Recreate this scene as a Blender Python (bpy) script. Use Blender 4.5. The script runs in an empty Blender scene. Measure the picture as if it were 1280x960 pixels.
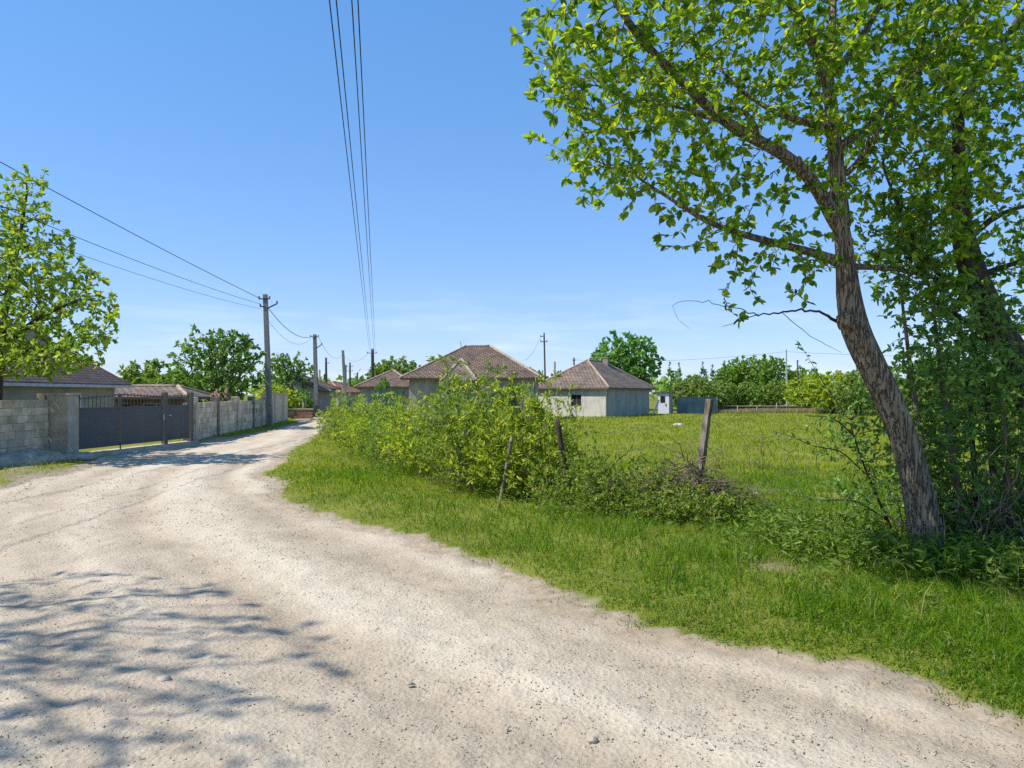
import bpy, math
import numpy as np
from mathutils import Vector
R = math.radians
S = bpy.context.scene
COL = S.collection
# ------------------------------------------------------------------ camera, sky, sun, exposure
EYE, F, HZ = 1.7, 930.0, 493.0            # eye height, focal length and horizon line in photo pixels (1280 x 960)
cam_d = bpy.data.cameras.new("camera"); cam = bpy.data.objects.new("camera", cam_d); COL.objects.link(cam)
cam.location = (0, 0, EYE); cam.rotation_euler = (R(90), 0, 0)
cam_d.sensor_fit = 'HORIZONTAL'; cam_d.sensor_width = 36.0; cam_d.lens = 36.0 * F / 1280.0
cam_d.shift_y = (HZ - 480.0) / 1280.0; cam_d.clip_start = 0.05; cam_d.clip_end = 3000
S.camera = cam
SUN_EL = 50.0
SUN_H = (-0.98, -0.2)                     # horizontal direction towards the sun
w = bpy.data.worlds.new("World"); S.world = w; w.use_nodes = True
nt = w.node_tree; nt.nodes.clear()
out = nt.nodes.new('ShaderNodeOutputWorld'); bg = nt.nodes.new('ShaderNodeBackground')
sky = nt.nodes.new('ShaderNodeTexSky'); sky.sky_type = 'NISHITA'; sky.sun_disc = False
sky.sun_elevation = R(SUN_EL); sky.sun_rotation = math.atan2(SUN_H[0], SUN_H[1])
sky.altitude = 0; sky.air_density = 1.0; sky.dust_density = 0.1; sky.ozone_density = 4
bg.inputs[1].default_value = 0.145
hs = nt.nodes.new('ShaderNodeHueSaturation'); hs.inputs['Saturation'].default_value = 1.3
tc = nt.nodes.new('ShaderNodeTexCoord'); mp = nt.nodes.new('ShaderNodeMapping'); mp.inputs['Scale'].default_value = (5, 5, 34)
nz = nt.nodes.new('ShaderNodeTexNoise'); nz.inputs['Scale'].default_value = 1.3; nz.inputs['Detail'].default_value = 7; nz.inputs['Roughness'].default_value = .55
cr = nt.nodes.new('ShaderNodeValToRGB'); cr.color_ramp.elements[0].position = .5; cr.color_ramp.elements[1].position = .78
sp = nt.nodes.new('ShaderNodeSeparateXYZ')
mr = nt.nodes.new('ShaderNodeMapRange'); mr.inputs[1].default_value = .16; mr.inputs[2].default_value = .02
ml = nt.nodes.new('ShaderNodeMath'); ml.operation = 'MULTIPLY'
m2 = nt.nodes.new('ShaderNodeMath'); m2.operation = 'MULTIPLY'; m2.inputs[1].default_value = .45
mx = nt.nodes.new('ShaderNodeMixRGB'); mx.inputs[2].default_value = (4.2, 4.5, 4.9, 1)
L = nt.links.new
L(tc.outputs['Generated'], mp.inputs[0]); L(mp.outputs[0], nz.inputs['Vector']); L(nz.outputs[0], cr.inputs[0])
L(tc.outputs['Generated'], sp.inputs[0]); L(sp.outputs[2], mr.inputs[0]); L(mr.outputs[0], ml.inputs[0]); L(cr.outputs[0], ml.inputs[1])
L(ml.outputs[0], m2.inputs[0]); L(m2.outputs[0], mx.inputs[0]); L(sky.outputs[0], hs.inputs['Color']); gm = nt.nodes.new('ShaderNodeGamma'); gm.inputs[1].default_value = .52; ti = nt.nodes.new('ShaderNodeMixRGB'); ti.blend_type = 'MULTIPLY'; ti.inputs[0].default_value = 1; ti.inputs[2].default_value = (1.03, 1.19, 1.6, 1); L(hs.outputs[0], gm.inputs[0]); L(gm.outputs[0], ti.inputs[1]); L(ti.outputs[0], mx.inputs[1]); L(mx.outputs[0], bg.inputs[0]); L(bg.outputs[0], out.inputs[0])
sun_d = bpy.data.lights.new("sun", 'SUN'); sun_d.energy = 3.6; sun_d.angle = R(0.6); sun_d.color = (1, .955, .88)
sun = bpy.data.objects.new("sun", sun_d); COL.objects.link(sun)
ce = math.cos(R(SUN_EL)); hn = math.hypot(*SUN_H)
SV = Vector((SUN_H[0] / hn * ce, SUN_H[1] / hn * ce, math.sin(R(SUN_EL))))
sun.rotation_euler = SV.to_track_quat('Z', 'Y').to_euler(); sun.location = SV * 60
S.view_settings.view_transform = 'Standard'; S.view_settings.look = 'None'
S.view_settings.exposure = 0.85; S.view_settings.gamma = 1; S.view_settings.use_curve_mapping = False
S.cycles.max_bounces = 7; S.cycles.diffuse_bounces = 4; S.cycles.transmission_bounces = 5; S.cycles.glossy_bounces = 2
S.cycles.use_denoising = False
S.cycles.sample_clamp_indirect = 6

# ------------------------------------------------------------------ helpers
rng = np.random.default_rng(11)
A = lambda *v: np.array(v, float)
def P(px, py, Y): return A((px - 640) / F * Y, Y, EYE - (py - HZ) / F * Y)
def G(px, py):
    Y = F * EYE / (py - HZ); return A((px - 640) / F * Y, Y, 0)
def hash2(i, j, s):
    h = (i.astype(np.int64) * 374761393 + j.astype(np.int64) * 668265263 + s * 974711) & 0x7fffffff
    h = ((h ^ (h >> 13)) * 1274126177) & 0x7fffffff
    return ((h ^ (h >> 16)) & 0xffff) / 65535.0
def vn(x, y, sc, s=0):
    x = np.asarray(x, float) / sc; y = np.asarray(y, float) / sc
    i = np.floor(x); j = np.floor(y); f = x - i; g = y - j
    f = f * f * (3 - 2 * f); g = g * g * (3 - 2 * g)
    a = hash2(i, j, s); b = hash2(i + 1, j, s); c = hash2(i, j + 1, s); d = hash2(i + 1, j + 1, s)
    return (a + (b - a) * f) * (1 - g) + (c + (d - c) * f) * g
def sm(a, b, x):
    t = np.clip((x - a) / (b - a), 0, 1); return t * t * (3 - 2 * t)
def unit(v): return v / np.maximum(np.linalg.norm(v, axis=-1, keepdims=True), 1e-9)

def mesh(name, V, faces, smooth=False, uv=None, attrs=None):
    """V (n,3); faces: list of (m,k) index arrays."""
    me = bpy.data.meshes.new(name)
    faces = [np.asarray(f, np.int32) for f in faces if len(f)]
    me.vertices.add(len(V)); me.vertices.foreach_set('co', np.asarray(V, np.float32).ravel())
    nl = sum(f.size for f in faces); npoly = sum(len(f) for f in faces)
    me.loops.add(nl); me.polygons.add(npoly)
    me.loops.foreach_set('vertex_index', np.concatenate([f.ravel() for f in faces]))
    tot = np.concatenate([np.full(len(f), f.shape[1], np.int32) for f in faces])
    me.polygons.foreach_set('loop_start', np.concatenate([[0], np.cumsum(tot)[:-1]]).astype(np.int32))
    me.polygons.foreach_set('use_smooth', np.full(npoly, bool(smooth)))
    if uv is not None:
        u = me.uv_layers.new(name='UVMap'); u.data.foreach_set('uv', np.asarray(uv, np.float32).ravel())
    for k, v in (attrs or {}).items():
        a = me.attributes.new(k, 'FLOAT', 'POINT'); a.data.foreach_set('value', np.asarray(v, np.float32))
    me.update(calc_edges=True); me.validate()
    return me
def link(name, me, m=None, parent=None):
    o = bpy.data.objects.new(name, me); COL.objects.link(o)
    if m is not None and len(me.materials) == 0: me.materials.append(m)
    if parent is not None: o.parent = parent
    return o
def tag(o, label=None, cat=None, group=None, kind=None):
    if label: o['label'] = label
    if cat: o['category'] = cat
    if group: o['group'] = group
    if kind: o['kind'] = kind
    return o
def thing(name, label, cat, loc=(0, 0, 0), group=None, rz=0, sc=1):
    o = bpy.data.objects.new(name, None); COL.objects.link(o); o.location = loc; o.rotation_euler[2] = rz
    o.scale = (sc, sc, sc) if np.isscalar(sc) else sc; o.empty_display_size = .2
    return tag(o, label, cat, group)

BOXF = np.array([[0, 3, 2, 1], [4, 5, 6, 7], [0, 1, 5, 4], [1, 2, 6, 5], [2, 3, 7, 6], [3, 0, 4, 7]])
class MB:
    """collects pieces in world coordinates; build() links them as one object"""
    def __init__(s): s.v = []; s.f = {3: [], 4: []}; s.n = 0
    def add(s, V, *faces):
        for f in faces:
            f = np.asarray(f)
            if len(f): s.f[f.shape[1]].append(f + s.n)
        s.v.append(np.asarray(V, float)); s.n += len(V); return s
    def hexa(s, c8): return s.add(c8, BOXF)
    def box(s, c, size, ex=(1, 0), tilt=None):
        """box centred at c; ex = horizontal direction of its first axis"""
        ex = unit(A(ex[0], ex[1], 0)); ey = A(-ex[1], ex[0], 0); ez = A(0, 0, 1)
        a, b, h = [q / 2 for q in size]
        c = np.asarray(c, float)
        return s.hexa([c + x * a * ex + y * b * ey + z * h * ez for z in (-1, 1) for x, y in ((-1, -1), (1, -1), (1, 1), (-1, 1))])
    def bar(s, p, q, wd, th=None, up=(0, 0, 1)):
        p = np.asarray(p, float); q = np.asarray(q, float); t = unit(q - p); th = th or wd
        n = np.cross(t, up); n = unit(n) if np.linalg.norm(n) > 1e-4 else A(1, 0, 0); m = np.cross(n, t)
        return s.hexa([e + x * wd / 2 * n + y * th / 2 * m for e in (p, q) for x, y in ((-1, -1), (1, -1), (1, 1), (-1, 1))])
    def tube(s, path, rad, k=6, cap=True, rough=0):
        path = np.asarray(path, float); n = len(path); rad = np.broadcast_to(np.asarray(rad, float), (n,))
        t = unit(np.gradient(path, axis=0)); m = t.mean(0)
        a = np.eye(3)[np.argmin(np.abs(m))]
        n1 = unit(np.cross(t, a)); n2 = np.cross(t, n1)
        an = np.arange(k) * 2 * math.pi / k
        rr = np.repeat(rad[:, None], k, 1)
        if rough:
            hgt = np.r_[0, np.cumsum(np.linalg.norm(np.diff(path, axis=0), axis=1))][:, None] + 0 * an[None]; aa = an[None] + 0 * hgt + .25 * np.sin(hgt * 2.3)
            rr = rr * (1 + rough * (np.abs(np.sin(aa * 3.5 + 1.5 * vn(aa * 0, hgt, .7, 71))) * .5 + (vn(np.cos(aa) * 2 + 9, np.sin(aa) * 2 + hgt * .9, .5, 72) - .5) * 1.3 - .2))
        V = path[:, None] + rr[:, :, None] * (np.cos(an)[None, :, None] * n1[:, None] + np.sin(an)[None, :, None] * n2[:, None])
        i = (np.arange(n - 1) * k)[:, None]; j = np.arange(k)[None]; j2 = (j + 1) % k
        f = np.stack([i + j, i + j2, i + k + j2, i + k + j], -1).reshape(-1, 4)
        V = V.reshape(-1, 3); tri = []
        if cap:
            V = np.vstack([V, path[:1], path[-1:]]); c0 = n * k; j = np.arange(k); j2 = (j + 1) % k
            tri = np.vstack([np.stack([np.full(k, c0), j2, j], -1), np.stack([np.full(k, c0 + 1), (n - 1) * k + j, (n - 1) * k + j2], -1)])
        return s.add(V, f, tri)
    def data(s, name, off=(0, 0, 0), smooth=False, uv=None):
        V = np.vstack(s.v) - np.asarray(off, float)
        return mesh(name, V, [np.vstack(f) for f in (s.f[4], s.f[3]) if f], smooth, uv)
    def build(s, name, m, parent=None, smooth=False, bevel=0):
        off = A(*parent_loc(parent)) if parent is not None else A(0, 0, 0)
        o = link(name, s.data(name, off, smooth), m, parent)
        if bevel:
            b = o.modifiers.new('bevel', 'BEVEL'); b.width = bevel; b.segments = 2
        return o
def parent_loc(o):
    l = A(0, 0, 0)
    while o is not None: l = l + np.array(o.location); o = o.parent
    return l

# ------------------------------------------------------------------ materials
def nodes(name):
    m = bpy.data.materials.new(name); m.use_nodes = True
    n = m.node_tree; return m, n, n.nodes['Principled BSDF'], n.links.new
def ramp(n, stops):
    c = n.nodes.new('ShaderNodeValToRGB'); e = c.color_ramp.elements
    while len(e) < len(stops): e.new(.5)
    for k, (p, col) in enumerate(stops): e[k].position = p; e[k].color = (*col, 1)
    return c
def noise(n, l, scale, detail=6, rough=.6, stretch=(1, 1, 1), coord='Object'):
    t = n.nodes.new('ShaderNodeTexCoord'); mp = n.nodes.new('ShaderNodeMapping'); mp.inputs['Scale'].default_value = stretch
    z = n.nodes.new('ShaderNodeTexNoise'); z.inputs['Scale'].default_value = scale; z.inputs['Detail'].default_value = detail; z.inputs['Roughness'].default_value = rough
    l(t.outputs[coord], mp.inputs[0]); l(mp.outputs[0], z.inputs['Vector']); return z
def bump(n, l, src, b, strength, dist=.02, prev=None):
    k = n.nodes.new('ShaderNodeBump'); k.inputs['Strength'].default_value = strength; k.inputs['Distance'].default_value = dist
    l(src, k.inputs['Height'])
    if prev: l(prev.outputs[0], k.inputs['Normal'])
    l(k.outputs[0], b.inputs['Normal']); return k
def mat(name, c1, c2, scale=3, rough=.9, bmp=.3, stretch=(1, 1, 1), lo=.35, hi=.65, dist=.02, island=0, metal=0, spec=.3):
    m, n, b, l = nodes(name)
    z = noise(n, l, scale, stretch=stretch); c = ramp(n, [(lo, c1), (hi, c2)]); l(z.outputs[0], c.inputs[0])
    col = c.outputs[0]
    if island:
        g = n.nodes.new('ShaderNodeNewGeometry'); mr = n.nodes.new('ShaderNodeMapRange')
        mr.inputs[3].default_value = 1 - island; mr.inputs[4].default_value = 1 + island
        mm = n.nodes.new('ShaderNodeMixRGB'); mm.blend_type = 'MULTIPLY'; mm.inputs[0].default_value = 1
        l(g.outputs['Random Per Island'], mr.inputs[0]); l(col, mm.inputs[1]); l(mr.outputs[0], mm.inputs[2]); col = mm.outputs[0]
    l(col, b.inputs['Base Color']); b.inputs['Roughness'].default_value = rough; b.inputs['Metallic'].default_value = metal
    b.inputs['Specular IOR Level'].default_value = spec
    if bmp: bump(n, l, z.outputs[0], b, bmp, dist)
    return m
def leafmat(name, stops, trans=.42, rough=.5, spec=.35, boost=(1.5, 1.45, .7), gain=1.0):
    """leaf colour varies leaf by leaf; part of the light goes through the blade"""
    stops = [tuple(min(.6, q * gain) for q in st) for st in stops]
    m, n, b, l = nodes(name)
    g = n.nodes.new('ShaderNodeNewGeometry')
    c = ramp(n, [(i / max(1, len(stops) - 1), s) for i, s in enumerate(stops)]); l(g.outputs['Random Per Island'], c.inputs[0])
    l(c.outputs[0], b.inputs['Base Color']); b.inputs['Roughness'].default_value = rough; b.inputs['Specular IOR Level'].default_value = spec
    t = n.nodes.new('ShaderNodeBsdfTranslucent'); mm = n.nodes.new('ShaderNodeMixRGB'); mm.blend_type = 'MULTIPLY'; mm.inputs[0].default_value = 1
    mm.inputs[2].default_value = (*boost, 1); l(c.outputs[0], mm.inputs[1]); l(mm.outputs[0], t.inputs[0])
    x = n.nodes.new('ShaderNodeMixShader'); x.inputs[0].default_value = trans
    l(b.outputs[0], x.inputs[1]); l(t.outputs[0], x.inputs[2]); l(x.outputs[0], n.nodes['Material Output'].inputs[0])
    return m
def roofmat(name, ca, cb, cm, rowh=.2, w_=.28):
    m, n, b, l = nodes(name)
    t = n.nodes.new('ShaderNodeTexCoord'); br = n.nodes.new('ShaderNodeTexBrick')
    br.inputs['Scale'].default_value = 1; br.inputs['Brick Width'].default_value = w_; br.inputs['Row Height'].default_value = rowh
    br.inputs['Mortar Size'].default_value = .028; br.inputs['Mortar Smooth'].default_value = .6; br.inputs['Bias'].default_value = 0
    br.inputs['Color1'].default_value = (*ca, 1); br.inputs['Color2'].default_value = (*cb, 1); br.inputs['Mortar'].default_value = (*cm, 1)
    l(t.outputs['UV'], br.inputs['Vector'])
    z = noise(n, l, .9, 8, .65); c = ramp(n, [(.3, (.55, .52, .5)), (.5, (1, 1, 1)), (.72, (1.5, 1.32, 1.12))]); l(z.outputs[0], c.inputs[0])
    z2 = noise(n, l, 5, 4, .6); c2 = ramp(n, [(.3, (.7, .7, .7)), (.7, (1.25, 1.2, 1.15))]); l(z2.outputs[0], c2.inputs[0])
    m1 = n.nodes.new('ShaderNodeMixRGB'); m1.blend_type = 'MULTIPLY'; m1.inputs[0].default_value = 1
    m2 = n.nodes.new('ShaderNodeMixRGB'); m2.blend_type = 'MULTIPLY'; m2.inputs[0].default_value = 1
    l(br.outputs[0], m1.inputs[1]); l(c.outputs[0], m1.inputs[2]); l(m1.outputs[0], m2.inputs[1]); l(c2.outputs[0], m2.inputs[2]); l(m2.outputs[0], b.inputs['Base Color'])
    b.inputs['Roughness'].default_value = .9
    iv = n.nodes.new('ShaderNodeMath'); iv.operation = 'SUBTRACT'; iv.inputs[0].default_value = 1; l(br.outputs['Fac'], iv.inputs[1])
    bump(n, l, iv.outputs[0], b, .8, .05); return m

M = {}
def barkmat(name, c1, c2, crack):
    m, n, b, l = nodes(name)
    z = noise(n, l, 9, 6, .6, (3.6, 3.6, .32)); z2 = noise(n, l, 5, 8, .7, (2, 2, 1)); c = ramp(n, [(.3, c1), (.7, c2)]); l(z2.outputs[0], c.inputs[0])
    a = n.nodes.new('ShaderNodeMath'); a.operation = 'SUBTRACT'; a.inputs[1].default_value = .5; l(z.outputs[0], a.inputs[0])
    d = n.nodes.new('ShaderNodeMath'); d.operation = 'ABSOLUTE'; l(a.outputs[0], d.inputs[0])
    e = n.nodes.new('ShaderNodeMapRange'); e.interpolation_type = 'SMOOTHSTEP'; e.inputs[1].default_value = .0; e.inputs[2].default_value = .05; l(d.outputs[0], e.inputs[0])
    x = n.nodes.new('ShaderNodeMixRGB'); x.inputs[1].default_value = (*crack, 1); l(e.outputs[0], x.inputs[0]); l(c.outputs[0], x.inputs[2]); l(x.outputs[0], b.inputs['Base Color'])
    b.inputs['Roughness'].default_value = .95; b.inputs['Specular IOR Level'].default_value = .15
    b1 = bump(n, l, z2.outputs[0], b, .6, .02); bump(n, l, e.outputs[0], b, .9, .03, b1); return m
M['bark'] = barkmat('bark', (.17, .128, .086), (.37, .295, .205), (.14, .105, .07))
M['bark_dark'] = mat('bark_dark', (.03, .023, .016), (.1, .078, .055), 6, .95, .8, (5, 5, 1))
M['twig'] = mat('twig', (.12, .085, .055), (.26, .2, .14), 9, .95, .3, (3, 3, 1))
M['twig_grey'] = mat('twig_grey', (.13, .11, .085), (.3, .26, .2), 9, .95, .3)
M['leaf_main'] = leafmat('leaf_main', [(.04, .085, .01), (.075, .14, .014), (.12, .19, .018), (.2, .24, .025)], .58, boost=(1.9, 1.7, .5), gain=1.75)
M['leaf_thicket'] = leafmat('leaf_thicket', [(.022, .05, .011), (.035, .075, .015), (.06, .105, .02), (.1, .13, .03)], .38, boost=(1.8, 1.6, .6), gain=3.2)
M['leaf_yard'] = leafmat('leaf_yard', [(.08, .15, .015), (.13, .2, .022), (.18, .24, .035), (.24, .25, .06)], .4, boost=(1.7, 1.6, .6), gain=1.8)
M['leaf_walnut'] = leafmat('leaf_walnut', [(.03, .065, .014), (.05, .1, .02), (.085, .14, .028), (.12, .17, .035)], .35, gain=2.1)
M['leaf_dark'] = leafmat('leaf_dark', [(.03, .075, .014), (.05, .105, .02), (.075, .14, .026)], .35, gain=2.6)
M['leaf_pale'] = leafmat('leaf_pale', [(.07, .12, .022), (.11, .165, .03), (.16, .2, .045)], .4, gain=1.6)
M['leaf_mid'] = leafmat('leaf_mid', [(.05, .1, .014), (.08, .14, .022), (.13, .185, .03)], .4, gain=1.9)
M['leaf_haze'] = leafmat('leaf_haze', [(.06, .1, .05), (.09, .14, .075)], .3, gain=1.4)  # haze of distance painted into the leaves as a greyer, bluer green
M['leaf_hedge'] = leafmat('leaf_hedge', [(.06, .105, .01), (.11, .16, .014), (.17, .21, .02), (.25, .26, .035)], .5, gain=2.0)
M['leaf_weed'] = leafmat('leaf_weed', [(.07, .13, .014), (.12, .19, .02), (.18, .25, .03)], .45, gain=1.2)
M['leaf_bramble'] = leafmat('leaf_bramble', [(.05, .1, .01), (.09, .15, .015), (.15, .2, .022), (.22, .24, .035)], .45, gain=1.6)
M['grass'] = leafmat('grass', [(.14, .205, .006), (.22, .3, .008), (.31, .375, .014), (.42, .4, .05)], .5, .55, .25, (1.3, 1.3, .5))
M['grass_lush'] = leafmat('grass_lush', [(.06, .14, .005), (.11, .225, .007), (.18, .3, .01)], .5, .5, .3, (1.3, 1.3, .5))
M['grass_dry'] = leafmat('grass_dry', [(.2, .17, .06), (.3, .25, .11), (.38, .33, .17)], .25, .7, .1, (1.1, 1.1, 1))
M['block'] = mat('block', (.4, .32, .215), (.68, .56, .4), 2.6, .95, .15, island=.2)
M['mortar'] = mat('mortar', (.2, .165, .115), (.32, .265, .19), 6)
M['render'] = mat('render', (.46, .385, .28), (.66, .56, .42), 1.3, .95, .06)
M['concrete'] = mat('concrete', (.36, .305, .225), (.56, .48, .37), 2.5, .9, .12)
M['concrete_old'] = mat('concrete_old', (.08, .063, .045), (.31, .265, .2), 9, .95, .9, (1, 1, .5), .3, .7)
M['pole_grey'] = mat('pole_grey', (.17, .16, .14), (.27, .255, .23), 2.5, .9, .12)
M['pole_dark'] = mat('pole_dark', (.045, .042, .04), (.1, .095, .088), 5, .9, .4)
M['pole_tan'] = mat('pole_tan', (.2, .17, .14), (.3, .26, .22), 5, .9, .4)
M['rubble'] = mat('rubble', (.25, .215, .165), (.46, .41, .33), 4, .95, .9)
M['steel'] = mat('steel', (.1, .102, .098), (.104, .106, .102), 1.5, .6, 0, spec=.2)
M['steel_light'] = mat('steel_light', (.35, .36, .36), (.5, .5, .5), 5, .5, .1)
M['wire'] = mat('wire', (.015, .015, .016), (.035, .034, .034), 4, .7, 0)
M['rust_wire'] = mat('rust_wire', (.07, .055, .045), (.14, .11, .085), 8, .8, 0)
M['insul'] = mat('insul', (.1, .1, .1), (.2, .2, .2), 4, .4, 0)
M['plaster_green'] = mat('plaster_green', (.24, .24, .175), (.36, .35, .26), 1.2, .95, .04, (1, 1, .6))
M['plaster_white'] = mat('plaster_white', (.4, .37, .3), (.54, .51, .44), 3.0, .95, .04, (1, 1, .6), .3, .55)
M['plaster_grey'] = mat('plaster_grey', (.27, .245, .195), (.42, .385, .32), 2.2, .95, .04, (1, 1, .6), .35, .62)
M['plaster_blue_shaded'] = mat('plaster_blue_shaded', (.26, .265, .24), (.37, .375, .34), 1.6, .95, .04, (1, 1, .5))  # faded blue paint, with the end wall's shade mixed into the colour
M['white'] = mat('white', (.6, .61, .63), (.78, .78, .78), 3, .6, .1)
M['wood_grey'] = mat('wood_grey', (.2, .185, .165), (.36, .34, .31), 3, .9, .5, (6, 6, .5), island=.18)
M['wood_brown'] = mat('wood_brown', (.1, .07, .045), (.2, .14, .09), 4, .85, .3, (3, 3, .5))
M['dark'] = mat('dark', (.012, .012, .012), (.025, .025, .024), 3, .8, 0)
M['glass'] = mat('glass', (.02, .025, .03), (.035, .04, .045), 1, .12, 0, spec=.6)
M['tarp'] = mat('tarp', (.08, .125, .15), (.14, .19, .22), 2, .8, .0, island=.05, spec=.1)
M['sheet_green'] = mat('sheet_green', (.035, .075, .06), (.055, .11, .085), 2, .6, .1)
M['brick_red'] = mat('brick_red', (.24, .12, .08), (.36, .2, .13), 5, .95, .5, island=.25)
M['ridge'] = mat('ridge', (.26, .19, .14), (.42, .33, .25), 5, .9, .3)
M['stone'] = mat('stone', (.36, .35, .32), (.6, .58, .53), 6, .9, .6)
M['car'] = mat('car', (.42, .5, .58), (.46, .54, .62), 1, .3, 0, spec=.5)
M['rubber'] = mat('rubber', (.02, .02, .02), (.03, .03, .03), 4, .8, 0)
M['plate'] = mat('plate', (.7, .7, .68), (.75, .75, .73), 2, .4, 0)
M['roof_brown'] = roofmat('roof_brown', (.13, .09, .064), (.2, .142, .105), (.04, .029, .022))
M['roof_grey'] = roofmat('roof_grey', (.165, .125, .096), (.23, .178, .14), (.055, .042, .034))
M['roof_dark'] = roofmat('roof_dark', (.055, .04, .035), (.1, .07, .055), (.02, .016, .015))
M['roof_red'] = roofmat('roof_red', (.3, .13, .075), (.36, .17, .1), (.1, .05, .035))
M['frond_dry'] = leafmat('frond_dry', [(.2, .17, .09), (.3, .27, .16)], .2, .7, .1, (1, 1, 1))
M['stump_red'] = mat('stump_red', (.14, .07, .045), (.27, .15, .1), 8, .9, .5)

# ------------------------------------------------------------------ ground and road
ROAD = np.array([(16, .3), (9, 1.85), (5.5, 2.95), (2.81, 4.05), (1.82, 4.95), (.77, 5.95), (-.69, 8.0), (-2.78, 10.75), (-4.2, 13.4), (-5.35, 16.3), (-6.6, 21.4),
                 (-7.6, 27.7), (-8.9, 35), (-10.9, 45), (-13.3, 54.5), (-18, 66), (-26, 84), (-29.5, 82), (-21, 66), (-15.2, 57), (-13.2, 46.5), (-11.7, 36), (-11.2, 29),
                 (-11.9, 26), (-12.6, 22.5), (-12.3, 20.3), (-10.8, 18.8), (-9.9, 16.5), (-9.5, 13.8), (-10.5, 11.2), (-14, 8.5), (-22, 7), (-40, 6), (-40, -7), (16, -7)], float)
def sdist(x, y):
    """signed distance to the road outline, negative on the road"""
    x = np.asarray(x, float).ravel(); y = np.asarray(y, float).ravel()
    d = np.full(x.shape, 1e9); ins = np.zeros(x.shape, bool)
    for k in range(len(ROAD)):
        ax, ay = ROAD[k]; bx, by = ROAD[(k + 1) % len(ROAD)]
        ex, ey = bx - ax, by - ay
        t = np.clip(((x - ax) * ex + (y - ay) * ey) / (ex * ex + ey * ey), 0, 1)
        d = np.minimum(d, np.hypot(x - ax - t * ex, y - ay - t * ey))
        c = (ay > y) != (by > y)
        ins ^= c & (x < ax + (y - ay) / (ey if abs(ey) > 1e-9 else 1e-9) * ex)
    return np.where(ins, -d, d)
def rdist(x, y):
    x = np.asarray(x, float).ravel(); y = np.asarray(y, float).ravel(); d = np.full(x.shape, 1e9)
    for k in range(16):
        ax, ay = ROAD[k]; ex, ey = ROAD[k + 1] - ROAD[k]
        t = np.clip(((x - ax) * ex + (y - ay) * ey) / (ex * ex + ey * ey), 0, 1)
        d = np.minimum(d, np.hypot(x - ax - t * ex, y - ay - t * ey))
    return d
def edged(x, y):
    x = np.asarray(x, float).ravel(); y = np.asarray(y, float).ravel()
    return sdist(x, y) + (vn(x, y, .9, 3) - .5) * .4 + (vn(x, y, .22, 4) - .5) * .26 + (vn(x, y, .08, 2) - .5) * .12 + (vn(x, y, 3, 5) - .5) * .4
def gz(x, y, e=None):
    x = np.asarray(x, float).ravel(); y = np.asarray(y, float).ravel()
    if e is None: e = edged(x, y)
    nearw = 1 - sm(60, 110, y)
    z = np.where(e < 0, -.22 * sm(0, .7, -e), .035 * sm(0, .35, e) + .05 * sm(.3, 2, e))
    z = z - .02 * (1 - sm(.1, .5, e)) * (e > 0) + ((vn(x, y, 1.3, 7) - .5) * .05 + (vn(x, y, .4, 8) - .5) * .03 + (vn(x, y, 6, 9) - .5) * .12) * sm(.0, 1.2, e) * nearw
    return z
def fan(y0, y1, g, off, u0, u1, nu):
    ys = [y0]
    while ys[-1] < y1: ys.append(ys[-1] + g * (ys[-1] + off))
    ys = np.array(ys); u = np.linspace(u0, u1, nu)
    X = u[None] * (ys[:, None] + off); Y = np.repeat(ys[:, None], nu, 1)
    n, m = X.shape; i = np.arange((n - 1) * m).reshape(n - 1, m)[:, :-1].ravel()
    return X.ravel(), Y.ravel(), np.stack([i, i + 1, i + m + 1, i + m], -1)
gx, gy, gf = fan(-5, 1500, .0095, 9, -2.3, 2.3, 560)
ge = edged(gx, gy)
def groundmat():
    m, n, b, l = nodes('ground')
    at = n.nodes.new('ShaderNodeAttribute'); at.attribute_name = 'edge'
    z = noise(n, l, .35, 8, .65); c = ramp(n, [(.3, (.11, .13, .022)), (.5, (.16, .18, .026)), (.7, (.24, .22, .055))]); l(z.outputs[0], c.inputs[0])
    z2 = noise(n, l, 7, 8, .7); c2 = ramp(n, [(.3, (.24, .185, .12)), (.7, (.42, .345, .25))]); l(z2.outputs[0], c2.inputs[0])
    ad = n.nodes.new('ShaderNodeMath'); ad.operation = 'MULTIPLY_ADD'; ad.inputs[1].default_value = .5; l(z2.outputs[0], ad.inputs[0]); l(at.outputs['Fac'], ad.inputs[2])
    rm = n.nodes.new('ShaderNodeMapRange'); rm.inputs[1].default_value = .45; rm.inputs[2].default_value = .85; l(ad.outputs[0], rm.inputs[0])
    mx = n.nodes.new('ShaderNodeMixRGB'); l(rm.outputs[0], mx.inputs[0]); l(c2.outputs[0], mx.inputs[1]); l(c.outputs[0], mx.inputs[2]); l(mx.outputs[0], b.inputs['Base Color'])
    b.inputs['Roughness'].default_value = 1; b.inputs['Specular IOR Level'].default_value = .1
    bump(n, l, z2.outputs[0], b, .8, .04); return m
# bare places in the turf: by the rock, by the road, in front of the brush heap
BARE = [(3.55, 11.1, .4), (2.45, 6.9, .3), (-11.6, 28.5, 1.5), (-11.2, 15.6, 2.4)]
def bare(x, y):
    r = np.zeros(len(x))
    for bx, by, br in BARE: r = np.maximum(r, 1 - sm(.5, 1.2, np.hypot(x - bx, (y - by)) / br + (vn(x, y, .35, 21) - .5) * .5))
    return r
edge_attr = sm(-.05, .3, ge) * (1 - .6 * bare(gx, gy))
g_o = link('ground', mesh('ground', np.stack([gx, gy, gz(gx, gy, ge)], -1), [gf], True, attrs={'edge': edge_attr}), groundmat()); tag(g_o, kind='structure')

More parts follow.
